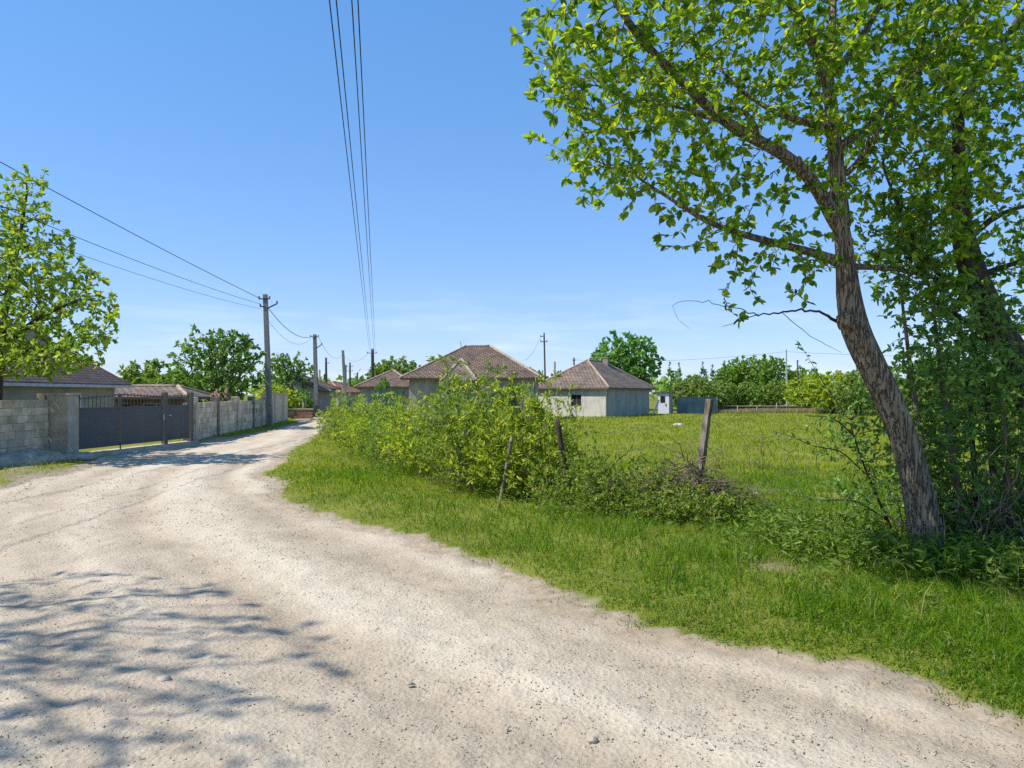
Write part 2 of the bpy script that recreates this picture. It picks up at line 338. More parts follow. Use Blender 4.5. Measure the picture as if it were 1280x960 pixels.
rx, ry, rf = fan(1.5, 92, .0055, 3, -1.5, 1.0, 480)
re_ = edged(rx, ry); rd = rdist(rx, ry)
rut = vn(rd, ry * .06, .55, 31) * .6 + vn(rd, ry * .15 + rx * .03, .22, 32) * .4
trk = .5 + .5 * np.sin(rd * 4.3 + 2.5 * vn(rd * .3, ry * .25, 1.0, 38)); rut = .62 * rut + .38 * (trk * .8 + .1)
rz = (rut - .5) * .075 + (vn(rx, ry, .5, 33) - .5) * .035 + (vn(rx, ry, .13, 34) - .5) * .022 + (vn(rx, ry, .06, 35) - .5) * .014
rz = rz - .03 - .25 * sm(.1, .6, re_)
def roadmat():
    m, n, b, l = nodes('road')
    at = n.nodes.new('ShaderNodeAttribute'); at.attribute_name = 'rut'
    z = noise(n, l, .9, 9, .8); z2 = noise(n, l, 22, 7, .8)
    ad = n.nodes.new('ShaderNodeMath'); ad.operation = 'MULTIPLY_ADD'; ad.inputs[1].default_value = .36; l(at.outputs['Fac'], ad.inputs[0])
    k = n.nodes.new('ShaderNodeMath'); k.operation = 'MULTIPLY_ADD'; k.inputs[1].default_value = .3; l(z2.outputs[0], k.inputs[0]); zh = n.nodes.new('ShaderNodeMath'); zh.operation = 'MULTIPLY'; zh.inputs[1].default_value = .4; l(z.outputs[0], zh.inputs[0]); l(zh.outputs[0], k.inputs[2])
    l(k.outputs[0], ad.inputs[2])
    c = ramp(n, [(.38, (.31, .248, .175)), (.51, (.455, .372, .27)), (.65, (.58, .492, .37))])
    l(ad.outputs[0], c.inputs[0])
    v = n.nodes.new('ShaderNodeTexVoronoi'); v.inputs['Scale'].default_value = 34; tcx = n.nodes.new('ShaderNodeTexCoord'); l(tcx.outputs['Object'], v.inputs['Vector'])
    ae = n.nodes.new('ShaderNodeAttribute'); ae.attribute_name = 'edge'; k2 = n.nodes.new('ShaderNodeMath'); k2.operation = 'MULTIPLY_ADD'; k2.inputs[1].default_value = 1.1; k2.use_clamp = True
    l(ae.outputs['Fac'], k2.inputs[0]); k3 = n.nodes.new('ShaderNodeMath'); k3.operation = 'MULTIPLY_ADD'; k3.inputs[1].default_value = 1.2; k3.inputs[2].default_value = -.7; l(z2.outputs[0], k3.inputs[0]); l(k3.outputs[0], k2.inputs[2])
    mxe = n.nodes.new('ShaderNodeMixRGB'); mxe.inputs[2].default_value = (.29, .24, .175, 1); l(k2.outputs[0], mxe.inputs[0]); l(c.outputs[0], mxe.inputs[1])
    l(mxe.outputs[0], b.inputs['Base Color']); b.inputs['Roughness'].default_value = 1; b.inputs['Specular IOR Level'].default_value = .1
    b1 = bump(n, l, v.outputs['Distance'], b, .5, .014); bump(n, l, z2.outputs[0], b, .75, .022, b1); return m
road = link('road', mesh('road', np.stack([rx, ry, rz], -1), [rf], True, attrs={'rut': rut, 'edge': sm(-.45, .05, re_)}), roadmat()); tag(road, kind='structure')

# gravel lying on the road
def pebbles(name, N, pick, smin, smax, m, pw=2.5):
    x, y = pick(N); s = smin + (smax - smin) * rng.random(len(x)) ** pw * np.clip(y / 7, .8, 2)
    o = np.array([(1, 0, 0), (0, 1, 0), (-1, 0, 0), (0, -1, 0), (0, 0, 1), (0, 0, -1)], float)
    a = rng.random(len(x)) * 6.283; ca, sa = np.cos(a), np.sin(a)
    V = o[None] * (1 + .7 * (rng.random((len(x), 6, 1)) - .5)) + (rng.random((len(x), 6, 3)) - .5) * .45
    V = V * s[:, None, None] * A(1.2, .95, .5)
    V = np.stack([V[..., 0] * ca[:, None] - V[..., 1] * sa[:, None], V[..., 0] * sa[:, None] + V[..., 1] * ca[:, None], V[..., 2]], -1)
    r_ = rdist(x, y); ru = .62 * (vn(r_, y * .06, .55, 31) * .6 + vn(r_, y * .15 + x * .03, .22, 32) * .4) + .38 * (.1 + .8 * (.5 + .5 * np.sin(r_ * 4.3 + 2.5 * vn(r_ * .3, y * .25, 1.0, 38))))
    z = (ru - .5) * .075 - .03 + (vn(x, y, .5, 33) - .5) * .035 + (vn(x, y, .13, 34) - .5) * .022 + s * .25
    z = np.maximum(z, gz(x, y) + s * .15)
    V += np.stack([x, y, z], -1)[:, None]
    f = np.array([(0, 1, 4), (1, 2, 4), (2, 3, 4), (3, 0, 4), (1, 0, 5), (2, 1, 5), (3, 2, 5), (0, 3, 5)])
    F_ = (np.arange(len(x)) * 6)[:, None, None] + f[None]
    return link(name, mesh(name, V.reshape(-1, 3), [F_.reshape(-1, 3)], True), m)
def pick_road(N):
    y = 2.7 * (17 / 2.7) ** rng.random(N * 2); x = (rng.random(N * 2) * 1.75 - .95) * y
    k = (edged(x, y) < .3) & (vn(rdist(x, y), y * .1, .7, 36) * .6 + vn(x, y, 1.1, 37) * .4 > rng.random(len(x)) * .8)
    return x[k][:N], y[k][:N]
M['pebble'] = mat('pebble', (.25, .21, .155), (.48, .42, .33), 8, .95, .2, island=.3)
tag(pebbles('gravel', 42000, pick_road, .0018, .0095, M['pebble'], 2.6), kind='stuff')

# ------------------------------------------------------------------ leaves, branches, trees
def leaves(pos, d, size, wid=.5, fine=True, fold=.25, nup=.6):
    """leaf blades: pos base, d direction; fine = six-point pointed oval folded on its rib, else one diamond"""
    N = len(pos); d = unit(d); n = rng.normal(size=(N, 3)) * .6; n[:, 2] += nup
    sd = unit(np.cross(d, n)); up = np.cross(sd, d); s = np.asarray(size).reshape(-1, 1); wv = s * wid * (.8 + .4 * rng.random((N, 1)))
    if fine:
        c = [(0, 0, 0), (.28, .42, fold * .42), (.66, .4, fold * .5), (1, 0, -.12), (.66, -.4, fold * .5), (.28, -.42, fold * .42)]
        V = np.stack([pos + d * s * a + sd * wv * b + up * s * h * wid for a, b, h in c], 1)
        f = np.array([(0, 3, 2, 1), (0, 5, 4, 3)]); k = 6
    else:
        c = [(0, 0, 0), (.5, .5, .1), (1, 0, -.05), (.5, -.5, .1)]
        V = np.stack([pos + d * s * a + sd * wv * b + up * s * h for a, b, h in c], 1); f = np.array([(0, 3, 2, 1)]); k = 4
    return V.reshape(-1, 3), ((np.arange(N) * k)[:, None, None] + f[None]).reshape(-1, 4)

def grow(P0, par0, attr, step, infl, kill, iters=90, trop=(0, 0, .08), jit=.25):
    Pn = [np.asarray(p, float) for p in P0]; par = list(par0); at = np.asarray(attr, float)
    cur = np.array(Pn); D = np.linalg.norm(at[:, None] - cur[None], axis=-1); ni = D.argmin(1); nd = D.min(1); alive = nd > kill
    trop = A(*trop)
    for it in range(iters):
        a = np.where(alive & (nd < infl))[0]
        if not len(a): break
        u, inv = np.unique(ni[a], return_inverse=True)
        acc = np.zeros((len(u), 3)); np.add.at(acc, inv, unit(at[a] - cur[ni[a]]))
        dirs = unit(unit(acc) + trop + rng.normal(size=acc.shape) * jit)
        new = cur[u] + dirs * step
        base = len(cur); cur = np.vstack([cur, new]); par += list(u)
        Dn = np.linalg.norm(at[:, None] - new[None], axis=-1); j = Dn.argmin(1); dn = Dn[np.arange(len(at)), j]
        b = dn < nd; nd[b] = dn[b]; ni[b] = base + j[b]
        alive &= nd > kill
        if len(cur) > 24000: break
    return cur, np.array(par)

def radii(par, r0, e=2.3, fixed=None):
    n = len(par); acc = np.zeros(n); r = np.zeros(n)
    for i in range(n - 1, -1, -1):
        r[i] = max(acc[i], r0 ** e) ** (1 / e)
        if fixed is not None and i in fixed: r[i] = fixed[i]
        if par[i] >= 0: acc[par[i]] += r[i] ** e
    return r
def wood(pts, par, r, off=(0, 0, 0), rmin=0, smooth=True):
    n = len(pts); ch = [[] for _ in range(n)]
    for i in range(n):
        if par[i] >= 0: ch[par[i]].append(i)
    mb = MB(); starts = [i for i in range(n) if par[i] < 0]
    starts = [(i, None) for i in starts]
    while starts:
        i, pr = starts.pop(); path = [] if pr is None else [pr]; rr = [] if pr is None else [r[i]]
        while True:
            path.append(i); rr.append(r[i])
            if not ch[i]: break
            c = sorted(ch[i], key=lambda q: -r[q])
            for q in c[1:]:
                if r[q] > rmin: starts.append((q, i))
            i = c[0]
            if r[i] < rmin: break
        if len(path) > 1:
            p = pts[path].copy()
            if len(p) > 2: p[1:-1] = .5 * p[1:-1] + .25 * (p[2:] + p[:-2])
            mx_ = max(rr); k = 30 if mx_ > .07 else 8 if mx_ > .03 else 5 if mx_ > .012 else 3
            mb.tube(p, rr, k, cap=mx_ > .012, rough=.2 if mx_ > .07 else 0)
    return mb
def twigleaves(pts, par, r, thr, per, size, wid=.5, tip=4, fine=True, spread=.9, droop=0, nup=.6, skip=0):
    n = len(pts); haskid = np.zeros(n, bool); haskid[par[par >= 0]] = True
    idx = np.where((r < thr) & (par >= 0))[0]
    if skip: idx = idx[rng.random(len(idx)) > skip]
    cnt = np.where(haskid[idx], per, per + tip); cnt = np.floor(cnt + rng.random(len(cnt))).astype(int)
    ii = np.repeat(idx, cnt); seg = pts[ii] - pts[par[ii]]
    pos = pts[ii] - seg * rng.random((len(ii), 1)) * np.where(haskid[ii], 1, .35)[:, None]
    d = unit(seg) * .55 + unit(rng.normal(size=(len(ii), 3))) * spread; d[:, 2] -= droop
    sz = size * (.4 + 1.0 * rng.random(len(ii)) ** .8)
    return leaves(pos, d, sz, wid, fine, nup=nup)
def ell(c, rad, n, power=.45):
    v = unit(rng.normal(size=(n, 3))) * (rng.random((n, 1)) ** power); return np.asarray(c, float) + v * np.asarray(rad, float)
def lobe(px, py, rx_, ry_, Y, rY, dens):
    c = P(px, py, Y); rad = A(rx_ * Y / F, rY, ry_ * Y / F); n = int(dens * 4.19 * rad.prod())
    return ell(c, rad, max(n, 6), .42)
def resample(pts, step):
    pts = np.asarray(pts, float); d = np.r_[0, np.cumsum(np.linalg.norm(np.diff(pts, axis=0), axis=1))]
    t = np.linspace(0, d[-1], max(2, int(d[-1] / step) + 1)); q = np.stack([np.interp(t, d, pts[:, k]) for k in range(pts.shape[1])], -1)
    return q
def skeleton(lines, step=.12, rs=1.0):
    """lines: list of (polyline of (px,py,Y,radius), parent line or None). Joins each to the nearest node of what exists."""
    pts, par, fixed = [], [], {}
    for ln in lines:
        q = np.array([[*P(a, b, c), r * rs] for a, b, c, r in ln]); q = resample(q, step)
        if len(q) > 4: 
            for _ in range(2): q[1:-1] = .5 * q[1:-1] + .25 * (q[2:] + q[:-2])
        if pts:
            k = int(np.argmin(np.linalg.norm(np.array(pts) - q[0, :3], axis=1))); prev = k
        else: prev = -1
        for row in q:
            pts.append(row[:3]); par.append(prev); prev = len(pts) - 1; fixed[prev] = row[3]
    return pts, par, fixed

def foliage_thing(name, label, cat, base, pts, par, r, lv, mbark, mleaf, group=None, rmin=0, trunkname='trunk', crownname='crown'):
    t = thing(name, label, cat, base, group)
    wood(pts, par, r, rmin=rmin).build(trunkname, mbark, t, True)
    V, f = lv
    link(crownname, mesh(crownname, V - np.asarray(base), [f]), mleaf, t)
    return t

# --- template trees for middle and far distance (local coordinates, about unit real sizes)
def template(H, Rr, trunk_h, n_attr, step, leaf, per, tip, mbark, mleaf, cz=None, shape='round', r0=.012, fine=False, wid=.6, skip=0, thr=.03, seedstems=1, up=.1, droop=0):
    P0, par0 = [], []
    for s in range(seedstems):
        a = rng.random() * 6.28; b = .0 if seedstems == 1 else .12 * (1 + rng.random()); prev = -1
        for k in range(max(2, int(trunk_h / step)) + 1):
            z = k * step; P0.append((b * math.cos(a) * (1 + z * .9) + .05 * math.sin(z * 2 + s), b * math.sin(a) * (1 + z * .9) + .05 * math.cos(z * 1.7), z - .05)); par0.append(prev); prev = len(P0) - 1
    if shape == 'round':
        zc = (H + trunk_h * .75) / 2; hz = (H - trunk_h * .75) / 2
        at = ell((0, 0, zc), (Rr, Rr, hz), n_attr, .4)
        lump = np.array([ell((0, 0, zc), (Rr * .75, Rr * .75, hz * .75), 1)[0] for _ in range(7)])
        at = np.vstack([at[::2]] + [ell(c, (Rr * .42, Rr * .42, hz * .42), n_attr // 12) for c in lump])
    elif shape == 'cone':
        t = rng.random(n_attr) ** .7; a = rng.random(n_attr) * 6.28; q = Rr * (1 - t) * np.sqrt(rng.random(n_attr)) + .1
        at = np.stack([q * np.cos(a), q * np.sin(a), trunk_h * .5 + t * (H - trunk_h * .5)], -1)
    else:  # bush
        at = ell((0, 0, H * .5), (Rr, Rr, H * .52), n_attr, .45); at = at[at[:, 2] > .08]
    pts, par = grow(P0, par0, at, step, 99, step * 1.35, 70, (0, 0, up))
    r = radii(par, r0)
    V, f = twigleaves(pts, par, r, thr, per, leaf, wid, tip, fine, droop=droop, skip=skip)
    return wood(pts, par, r, rmin=r0 * 1.01 if not fine else 0).data('trunk', smooth=True), mesh('crown', V, [f]), mbark, mleaf
def plant(tpl, name, label, cat, x, y, sc=1, rz=None, group=None, z=None, mleaf=None):
    t = thing(name, label, cat, (x, y, (gz(x, y)[0] if z is None else z)), group, rng.random() * 6.28 if rz is None else rz, sc)
    link('trunk', tpl[0], tpl[2], t)
    o = link('crown', tpl[1], tpl[3], t)
    if mleaf is not None:
        o.material_slots[0].link = 'OBJECT'; o.material_slots[0].material = mleaf
    return t

# ================================================================== BUILDINGS AND WALLS
def poly_roof(faces, th, name, m, parent):
    """closed roof shell: sloping faces (lists of 3-D points, eave edge first) with th of thickness below"""
    off = parent_loc(parent); V, uv, f3, f4 = [], {3: [], 4: []}, [], []
    mm = {3: f3, 4: f4}
    for fc in faces:
        fc = [np.asarray(p, float) for p in fc]; e = unit(fc[1] - fc[0]); nrm = unit(np.cross(fc[1] - fc[0], fc[-1] - fc[0])); s = np.cross(nrm, e)
        for lay in (0, 1):
            i0 = len(V); q = [p - A(0, 0, th * lay) for p in fc]; V += q; idx = list(range(i0, i0 + len(fc)))
            if lay: idx = idx[::-1]; q = q[::-1]
            mm[len(fc)].append(idx); uv[len(fc)] += [(np.dot(p - fc[0], e), np.dot(p - fc[0], s)) for p in q]
        a, b = fc[0], fc[1]; i0 = len(V); V += [a - A(0, 0, th), b - A(0, 0, th), b, a]; f4.append([i0, i0 + 1, i0 + 2, i0 + 3]); uv[4] += [(0, .02)] * 4
    me = mesh(name, np.array(V) - off, [x for x in (np.array(f4), np.array(f3)) if len(x)], uv=np.array(uv[4] + uv[3]))
    return link(name, me, m, parent)
def wall_run(mb, p0, p1, z0, z1, th, ops=()):
    """straight wall from p0 to p1 with openings (u0,u1,za,zb) in metres along it"""
    p0 = A(*p0, 0); p1 = A(*p1, 0); ln = np.linalg.norm(p1 - p0); e = (p1 - p0) / ln
    def piece(u0, u1, a, b):
        if u1 - u0 > 1e-3 and b - a > 1e-3: mb.box(p0 + e * (u0 + u1) / 2 + A(0, 0, (a + b) / 2), (u1 - u0, th, b - a), e[:2])
    u = 0
    for u0, u1, za, zb in sorted(ops):
        piece(u, u0, z0, z1); piece(u0, u1, z0, za); piece(u0, u1, zb, z1); u = u1
    piece(u, ln, z0, z1)
def window(parent, p0, p1, op, th, mframe, mpane, mull=1, sill=True, name='window'):
    """frame with panes in the opening OP of a wall p0-p1"""
    p0 = A(*p0, 0); p1 = A(*p1, 0); e = unit(p1 - p0); n = A(e[1], -e[0], 0); u0, u1, za, zb = op
    q = lambda u, z, d=0: p0 + e * u + n * d + A(0, 0, z)
    b = MB(); t = .06
    for u in [u0 + t / 2, u1 - t / 2] + [u0 + (u1 - u0) * k / (mull + 1) for k in range(1, mull + 1)]: b.box(q(u, (za + zb) / 2, .02), (t, .07, zb - za - .004), e[:2])
    for z in (za + t / 2, zb - t / 2): b.box(q((u0 + u1) / 2, z, .02), (u1 - u0 - 2 * t, .066, t), e[:2])
    fr = b.build(name, mframe, parent)
    MB().box(q((u0 + u1) / 2, (za + zb) / 2, -.005), (u1 - u0 - .02, .01, zb - za - .02), e[:2]).build('pane', mpane, fr)
    if sill: MB().box(q((u0 + u1) / 2, za - .03, th / 2 + .03), (u1 - u0 + .16, .14, .05), e[:2]).build('sill', M['concrete'], fr)
    return fr
def ridge_caps(parent, lines, rad=.085, m=None):
    b = MB()
    for p, q in lines: b.tube(resample([p, q], .35), rad, 6)
    return b.build('ridge_cap', m or M['ridge'], parent, True)
def hip_house(name, label, c, e1, a, b, hw, hr, ov, inset, mroof, walls, th=.25, cap=True, wallth=.22):
    """c = corner nearest the camera, e1 = direction of the first wall, second wall is at right angles (to the right of e1 seen from above)"""
    e1 = unit(A(*e1, 0)); e2 = A(e1[1], -e1[0], 0); c = A(*c, 0)
    t = thing(name, label, 'house', c)
    K = [c, c + e1 * a, c + e1 * a + e2 * b, c + e2 * b]
    for k in range(4):
        p, q = K[k], K[(k + 1) % 4]; mb = MB()
        d = unit(q - p); sh = d * wallth / 2
        wall_run(mb, (p + (sh if k % 2 else -sh * 0))[:2], (q - (sh if k % 2 else sh * 0))[:2], -.1, hw, wallth, walls[k].get('ops', ()))
        if k % 2 == 0:
            pass
        mb.build('wall', walls[k]['m'], t)
    E = [c - e1 * ov - e2 * ov, c + e1 * (a + ov) - e2 * ov, c + e1 * (a + ov) + e2 * (b + ov), c - e1 * ov + e2 * (b + ov)]
    E = [x + A(0, 0, hw - .02) for x in E]; ctr = c + e1 * a / 2 + e2 * b / 2 + A(0, 0, hr)
    if a >= b: r0, r1 = ctr - e1 * inset, ctr + e1 * inset; fs = [[E[1], E[0], r0, r1], [E[2], E[1], r1], [E[3], E[2], r1, r0], [E[0], E[3], r0]]; hips = [(E[0], r0), (E[3], r0), (E[1], r1), (E[2], r1), (r0, r1)]
    else: r0, r1 = ctr - e2 * inset, ctr + e2 * inset; fs = [[E[1], E[0], r0], [E[2], E[1], r0, r1], [E[3], E[2], r1], [E[0], E[3], r1, r0]]; hips = [(E[0], r0), (E[1], r0), (E[2], r1), (E[3], r1), (r0, r1)]
    # the eave rectangle runs clockwise or not: make every face look up
    out_f = []
    for f in fs:
        nrm = np.cross(f[1] - f[0], f[-1] - f[0])
        out_f.append(f if nrm[2] > 0 else ([f[1], f[0]] + list(f[2:])[::-1]))
    poly_roof(out_f, .1, 'roof', mroof, t)
    if cap: ridge_caps(t, hips)
    return t, K, (r0, r1), E

# --- white cottage beyond the field
cw = (6.69, 52.7)
wop = (2.9, 3.75, .75, 1.62)
th_, K, rr_, E_ = hip_house('cottage', 'small whitewashed cottage with a hipped brown roof and one broken window', cw, (-.84, .54), 5.6, 7.7, 2.2, 4.3, .42, 1.25, M['roof_grey'],
    [dict(m=M['plaster_white'], ops=[(1.95, 2.8, .85, 1.68)]), dict(m=M['plaster_white']), dict(m=M['plaster_white']), dict(m=M['plaster_blue_shaded'])])
e1 = unit(A(-.84, .54, 0)); e2 = A(e1[1], -e1[0], 0)
window(th_, K[0][:2], K[1][:2], (1.95, 2.8, .85, 1.68), .22, M['wood_brown'], M['dark'], 1, False)  # the pane is a dark sheet painting the unlit room behind the opening
cz = A(6.69, 52.7, 0) + e1 * 2.4 + e2 * 5.0
ch = MB(); ch.box(cz + A(0, 0, 4.0), (.42, .42, 1.1), e1[:2]).box(cz + A(0, 0, 4.58), (.5, .5, .08), e1[:2]); ch.build('chimney', M['pole_tan'], th_)
for o in th_.children:
    if o.name.startswith('wall') and o.data.materials[0] == M['plaster_blue_shaded']: o['label'] = 'end wall in faded blue paint, with shade put into its colour'

# --- larger hipped house behind the hedge
c2 = (1.35, 46.0)
hh, K2, rr2, E2 = hip_house('farmhouse', 'old grey house under a large patched hipped tile roof, rising behind the hedge', c2, (-1, .06), 7.7, 7.2, 2.75, 4.95, .55, .8, M['roof_brown'],
    [dict(m=M['plaster_grey'], ops=[(1.0, 1.9, .9, 2.1), (4.6, 5.5, .9, 2.1)]), dict(m=M['plaster_grey']), dict(m=M['plaster_grey']), dict(m=M['plaster_grey'])])
for op in ((1.0, 1.9, .9, 2.1), (4.6, 5.5, .9, 2.1)): window(hh, K2[0][:2], K2[1][:2], op, .22, M['wood_brown'], M['glass'], 1)
# porch roof: a small hip running out of the front slope
pa, pl, pr_ = P(577, 449, 48.0), P(551, 476, 44.4), P(596, 475, 44.4)
pbl, pbr = pl + A(-.2, 2.0, .0), pr_ + A(.2, 2.0, .0)
poly_roof([[pl, pr_, pa], [pr_, pbr, pa], [pbl, pl, pa]], .08, 'porch_roof', M['roof_grey'], hh)
ridge_caps(hh, [(pl, pa), (pr_, pa)], .1)
for q in (pl + A(.25, .25, 0), pr_ + A(-.25, .25, 0)): MB().box(A(q[0], q[1], q[2] / 2 - .04), (.14, .14, q[2])).build('porch_post', M['wood_grey'], hh)
MB().tube([P(577, 437, 50), P(575.5, 427, 50)], .035, 5).build('roof_spike', M['steel_light'], hh)

# --- house left of it with a green sheet-metal fence
cl = (-8.0, 60.0)
h3, K3, rr3, E3 = hip_house('street_house', 'low brown-roofed house behind the dark wired pole, left of the large hipped house', cl, (-1, .05), 4.2, 5, 2.35, 3.75, .45, .2, M['roof_brown'],
    [dict(m=M['plaster_grey'], ops=[(1.4, 2.2, .9, 1.9)]), dict(m=M['plaster_grey']), dict(m=M['plaster_grey']), dict(m=M['plaster_grey'])])
window(h3, K3[0][:2], K3[1][:2], (1.4, 2.2, .9, 1.9), .22, M['wood_brown'], M['glass'], 1)
def panel_fence(name, label, p0, p1, h, m, post_m, pitch=.2, z0=.05, nposts=3, cat='fence'):
    p0 = A(*p0, 0); p1 = A(*p1, 0); t = thing(name, label, cat, p0); e = unit(p1 - p0); ln = np.linalg.norm(p1 - p0); n = A(e[1], -e[0], 0); b = MB()
    for k in range(int(ln / pitch)):
        b.box(p0 + e * pitch * (k + .5) + n * .012 * (k % 2) + A(0, 0, z0 + h / 2 + .02 * math.sin(k * 5.3)), (pitch * .98, .02, h), e[:2])
    b.build('panel', m, t)
    for k in range(nposts):
        MB().box(p0 + e * ln * k / (nposts - 1) - n * .06 + A(0, 0, h / 2), (.08, .08, h + .1), e[:2]).build('post', post_m, t)
    for z in (.3, h - .25): MB().box(p0 + e * ln / 2 - n * .03 + A(0, 0, z), (ln - .1, .04, .06), e[:2]).build('rail', post_m, t)
    return t
panel_fence('metal_fence', 'dark green sheet-metal fence behind the hedge, below the low street house', (-9.95, 54.5), (-7.9, 54.2), 2.05, M['sheet_green'], M['steel'])
panel_fence('tarp_fence', 'blue-grey panel fence beside the white outhouse, under pale green trees', (13.6, 61), (17.0, 61.6), 1.45, M['tarp'], M['wood_grey'], 1.13, .05, 4)

# --- outhouse
ob = A(12.75, 60.2, 0); ot = thing('outhouse', 'narrow white wooden outhouse with a dark door window, right of the cottage', 'outhouse', ob)
ee = unit(A(-.93, .36, 0)); en = A(ee[1], -ee[0], 0)
K4 = [ob, ob + ee * .95, ob + ee * .95 - en * -1.5, ob - en * -1.5]
b = MB()
for p, q in ((K4[1], K4[2]), (K4[2], K4[3]), (K4[3], K4[0])): wall_run(b, p[:2], q[:2], -.05, 1.8, .05)
b.build('wall', M['wood_grey'], ot)
b = MB(); wall_run(b, (K4[0] + ee * .04)[:2], (K4[1] - ee * .04)[:2], -.02, 1.78, .06, [(.3, .7, 1.0, 1.55)]); d_ = b.build('door', M['white'], ot)
MB().box(K4[0] + ee * .54 + A(0, 0, 1.275), (.42, .02, .57), ee[:2]).build('door_window', M['dark'], d_)
MB().box(K4[0] + ee * .3 - en * .05 + A(0, 0, .85), (.05, .06, .16), ee[:2]).build('handle', M['dark'], d_)
rc = (K4[0] + K4[2]) / 2
MB().box(rc + A(0, 0, 1.88), (1.25, 1.85, .07), ee[:2]).build('roof', M['pole_dark'], ot)
pk = thing('leaning_plank', 'pale plank leaning beside the outhouse door', 'plank', (11.5, 59.2, 0)); MB().bar((11.15, 58.9, 0), (11.75, 59.5, 1.25), .16, .03).build('board', M['white'], pk)

# --- far low wall at the back of the field
fw = thing('low_wall', 'long low dark concrete wall along the far edge of the field', 'wall', (18.5, 69, 0))
b = MB(); b.box((23.2, 69.1, .27), (9.2, .2, .62)); b.build('wall_body', M['pole_dark'], fw)
b = MB(); b.box((23.2, 69.1, .62), (9.3, .3, .08)); b.build('coping', M['concrete'], fw)
for k, (px, l_) in enumerate(((922, 'thin wooden stake left of centre before the low wall'), (970, 'thin leaning wooden stake right of centre before the low wall'), (945, 'short wooden stake between the two others before the low wall'))):
    q = G(px, 518); MB_ = MB().tube([q, q + A(.05 * k, 0, .7 + .3 * (k % 2))], .035, 5); o = MB_.build('stake', M['wood_grey'], None, True); tag(o, l_, 'stake', 'stakes along the far low wall')

# --- house far beyond the field
hf, *_ = hip_house('distant_house', 'far house of which only the pale brown roof shows among the trees beyond the field', (24.0, 82), (-.95, .2), 6, 5, 2.0, 3.3, .4, .6, M['roof_grey'],
    [dict(m=M['plaster_grey'])] * 4)

# --- left yard house
yl = thing('yard_house', 'grey-green house with a dark tile roof behind the left block wall', 'house', (-15.4, 29, 0))
b = MB(); wall_run(b, (-15.4, 28.6), (-15.4, 13), -.1, 2.12, .25, [(2.2, 3.1, .75, 1.75), (7.5, 8.6, .75, 1.75)]); b.build('wall', M['plaster_green'], yl)
b = MB(); wall_run(b, (-22.6, 28.6), (-15.53, 28.6), -.1, 2.12, .25); b.add([(-22.6, 28.5, 2.12), (-15.5, 28.5, 2.12), (-19.1, 28.5, 4.1), (-22.6, 28.7, 2.12), (-15.5, 28.7, 2.12), (-19.1, 28.7, 4.1)], [(0, 1, 2), (5, 4, 3)])
b.build('gable_wall', M['plaster_grey'], yl)
for op in ((2.2, 3.1, .75, 1.75), (7.5, 8.6, .75, 1.75)): window(yl, (-15.4, 28.6), (-15.4, 13), op, .25, M['white'], M['glass'], 1)
for o in yl.children:
    if o.name.startswith('window'):
        o.location.x += .1
rp = [A(-14.95, 29.2, 2.08), A(-14.95, 12.5, 2.08), A(-19.1, 12.5, 4.35), A(-19.1, 29.2, 4.35)]
poly_roof([[rp[1], rp[0], rp[3], rp[2]], [A(-23.2, 29.2, 2.08), A(-23.2, 12.5, 2.08), rp[2], rp[3]]], .09, 'roof', M['roof_dark'], yl)
ridge_caps(yl, [(rp[2], rp[3])], .1, M['ridge'])
b = MB(); b.bar((-14.9, 29.2, 2.0), (-14.9, 12.5, 2.0), .12, .1); b.build('gutter', M['steel_light'], yl)
b = MB(); b.bar((-14.98, 29.24, 2.02), (-19.1, 29.24, 4.28), .04, .16); b.build('bargeboard', M['wood_brown'], yl)

# --- low shed behind the gate
sh, Ks, *_ = hip_house('garden_shed', 'low shed with a dusty brown tile roof behind the grey gate', (-13.75, 31.2), (-1, -.03), 4.0, 2.6, 1.62, 2.06, .3, 1.2, M['roof_grey'],
    [dict(m=M['wood_brown'], ops=[(.6, 1.7, .8, 1.35), (2.2, 3.4, .8, 1.35)]), dict(m=M['wood_brown']), dict(m=M['wood_brown']), dict(m=M['plaster_grey'])])
for op in ((.6, 1.7, .8, 1.35), (2.2, 3.4, .8, 1.35)): window(sh, Ks[0][:2], Ks[1][:2], op, .22, M['steel_light'], M['glass'], 1, False)

# --- houses further up the street on the left
hs1, Kh, *_ = hip_house('roadside_house', 'small grey house with a brown roof beyond the end of the long block wall', (-17.0, 63), (-1, .1), 4.2, 6, 2.25, 3.4, .4, .5, M['roof_brown'],
    [dict(m=M['plaster_grey'], ops=[(1.2, 2.0, .8, 1.7)]), dict(m=M['plaster_grey']), dict(m=M['plaster_grey']), dict(m=M['plaster_grey'])])
window(hs1, Kh[0][:2], Kh[1][:2], (1.2, 2.0, .8, 1.7), .22, M['wood_brown'], M['glass'])
gs = thing('barn', 'grey boarded shed with a sloping dark roof just left of the second concrete pole', 'shed', (-16.3, 62, 0))
b = MB(); wall_run(b, (-17.6, 60.2), (-15.7, 60.2), -.1, 2.1, .12); wall_run(b, (-15.7, 60.27), (-15.7, 64), -.1, 2.1, .12); wall_run(b, (-17.6, 60.27), (-17.6, 64), -.1, 2.9, .12)
b.add([(-17.66, 60.14, 2.1), (-15.64, 60.14, 2.1), (-17.66, 60.14, 3.0), (-17.66, 60.26, 2.1), (-15.64, 60.26, 2.1), (-17.66, 60.26, 3.0)], [(0, 1, 2), (5, 4, 3)], [(0, 2, 5, 3)])
b.build('wall', M['wood_grey'], gs)
poly_roof([[A(-15.3, 59.9, 2.0), A(-15.3, 64.2, 2.0), A(-17.8, 64.2, 3.08), A(-17.8, 59.9, 3.08)]], .07, 'roof', M['roof_dark'], gs)
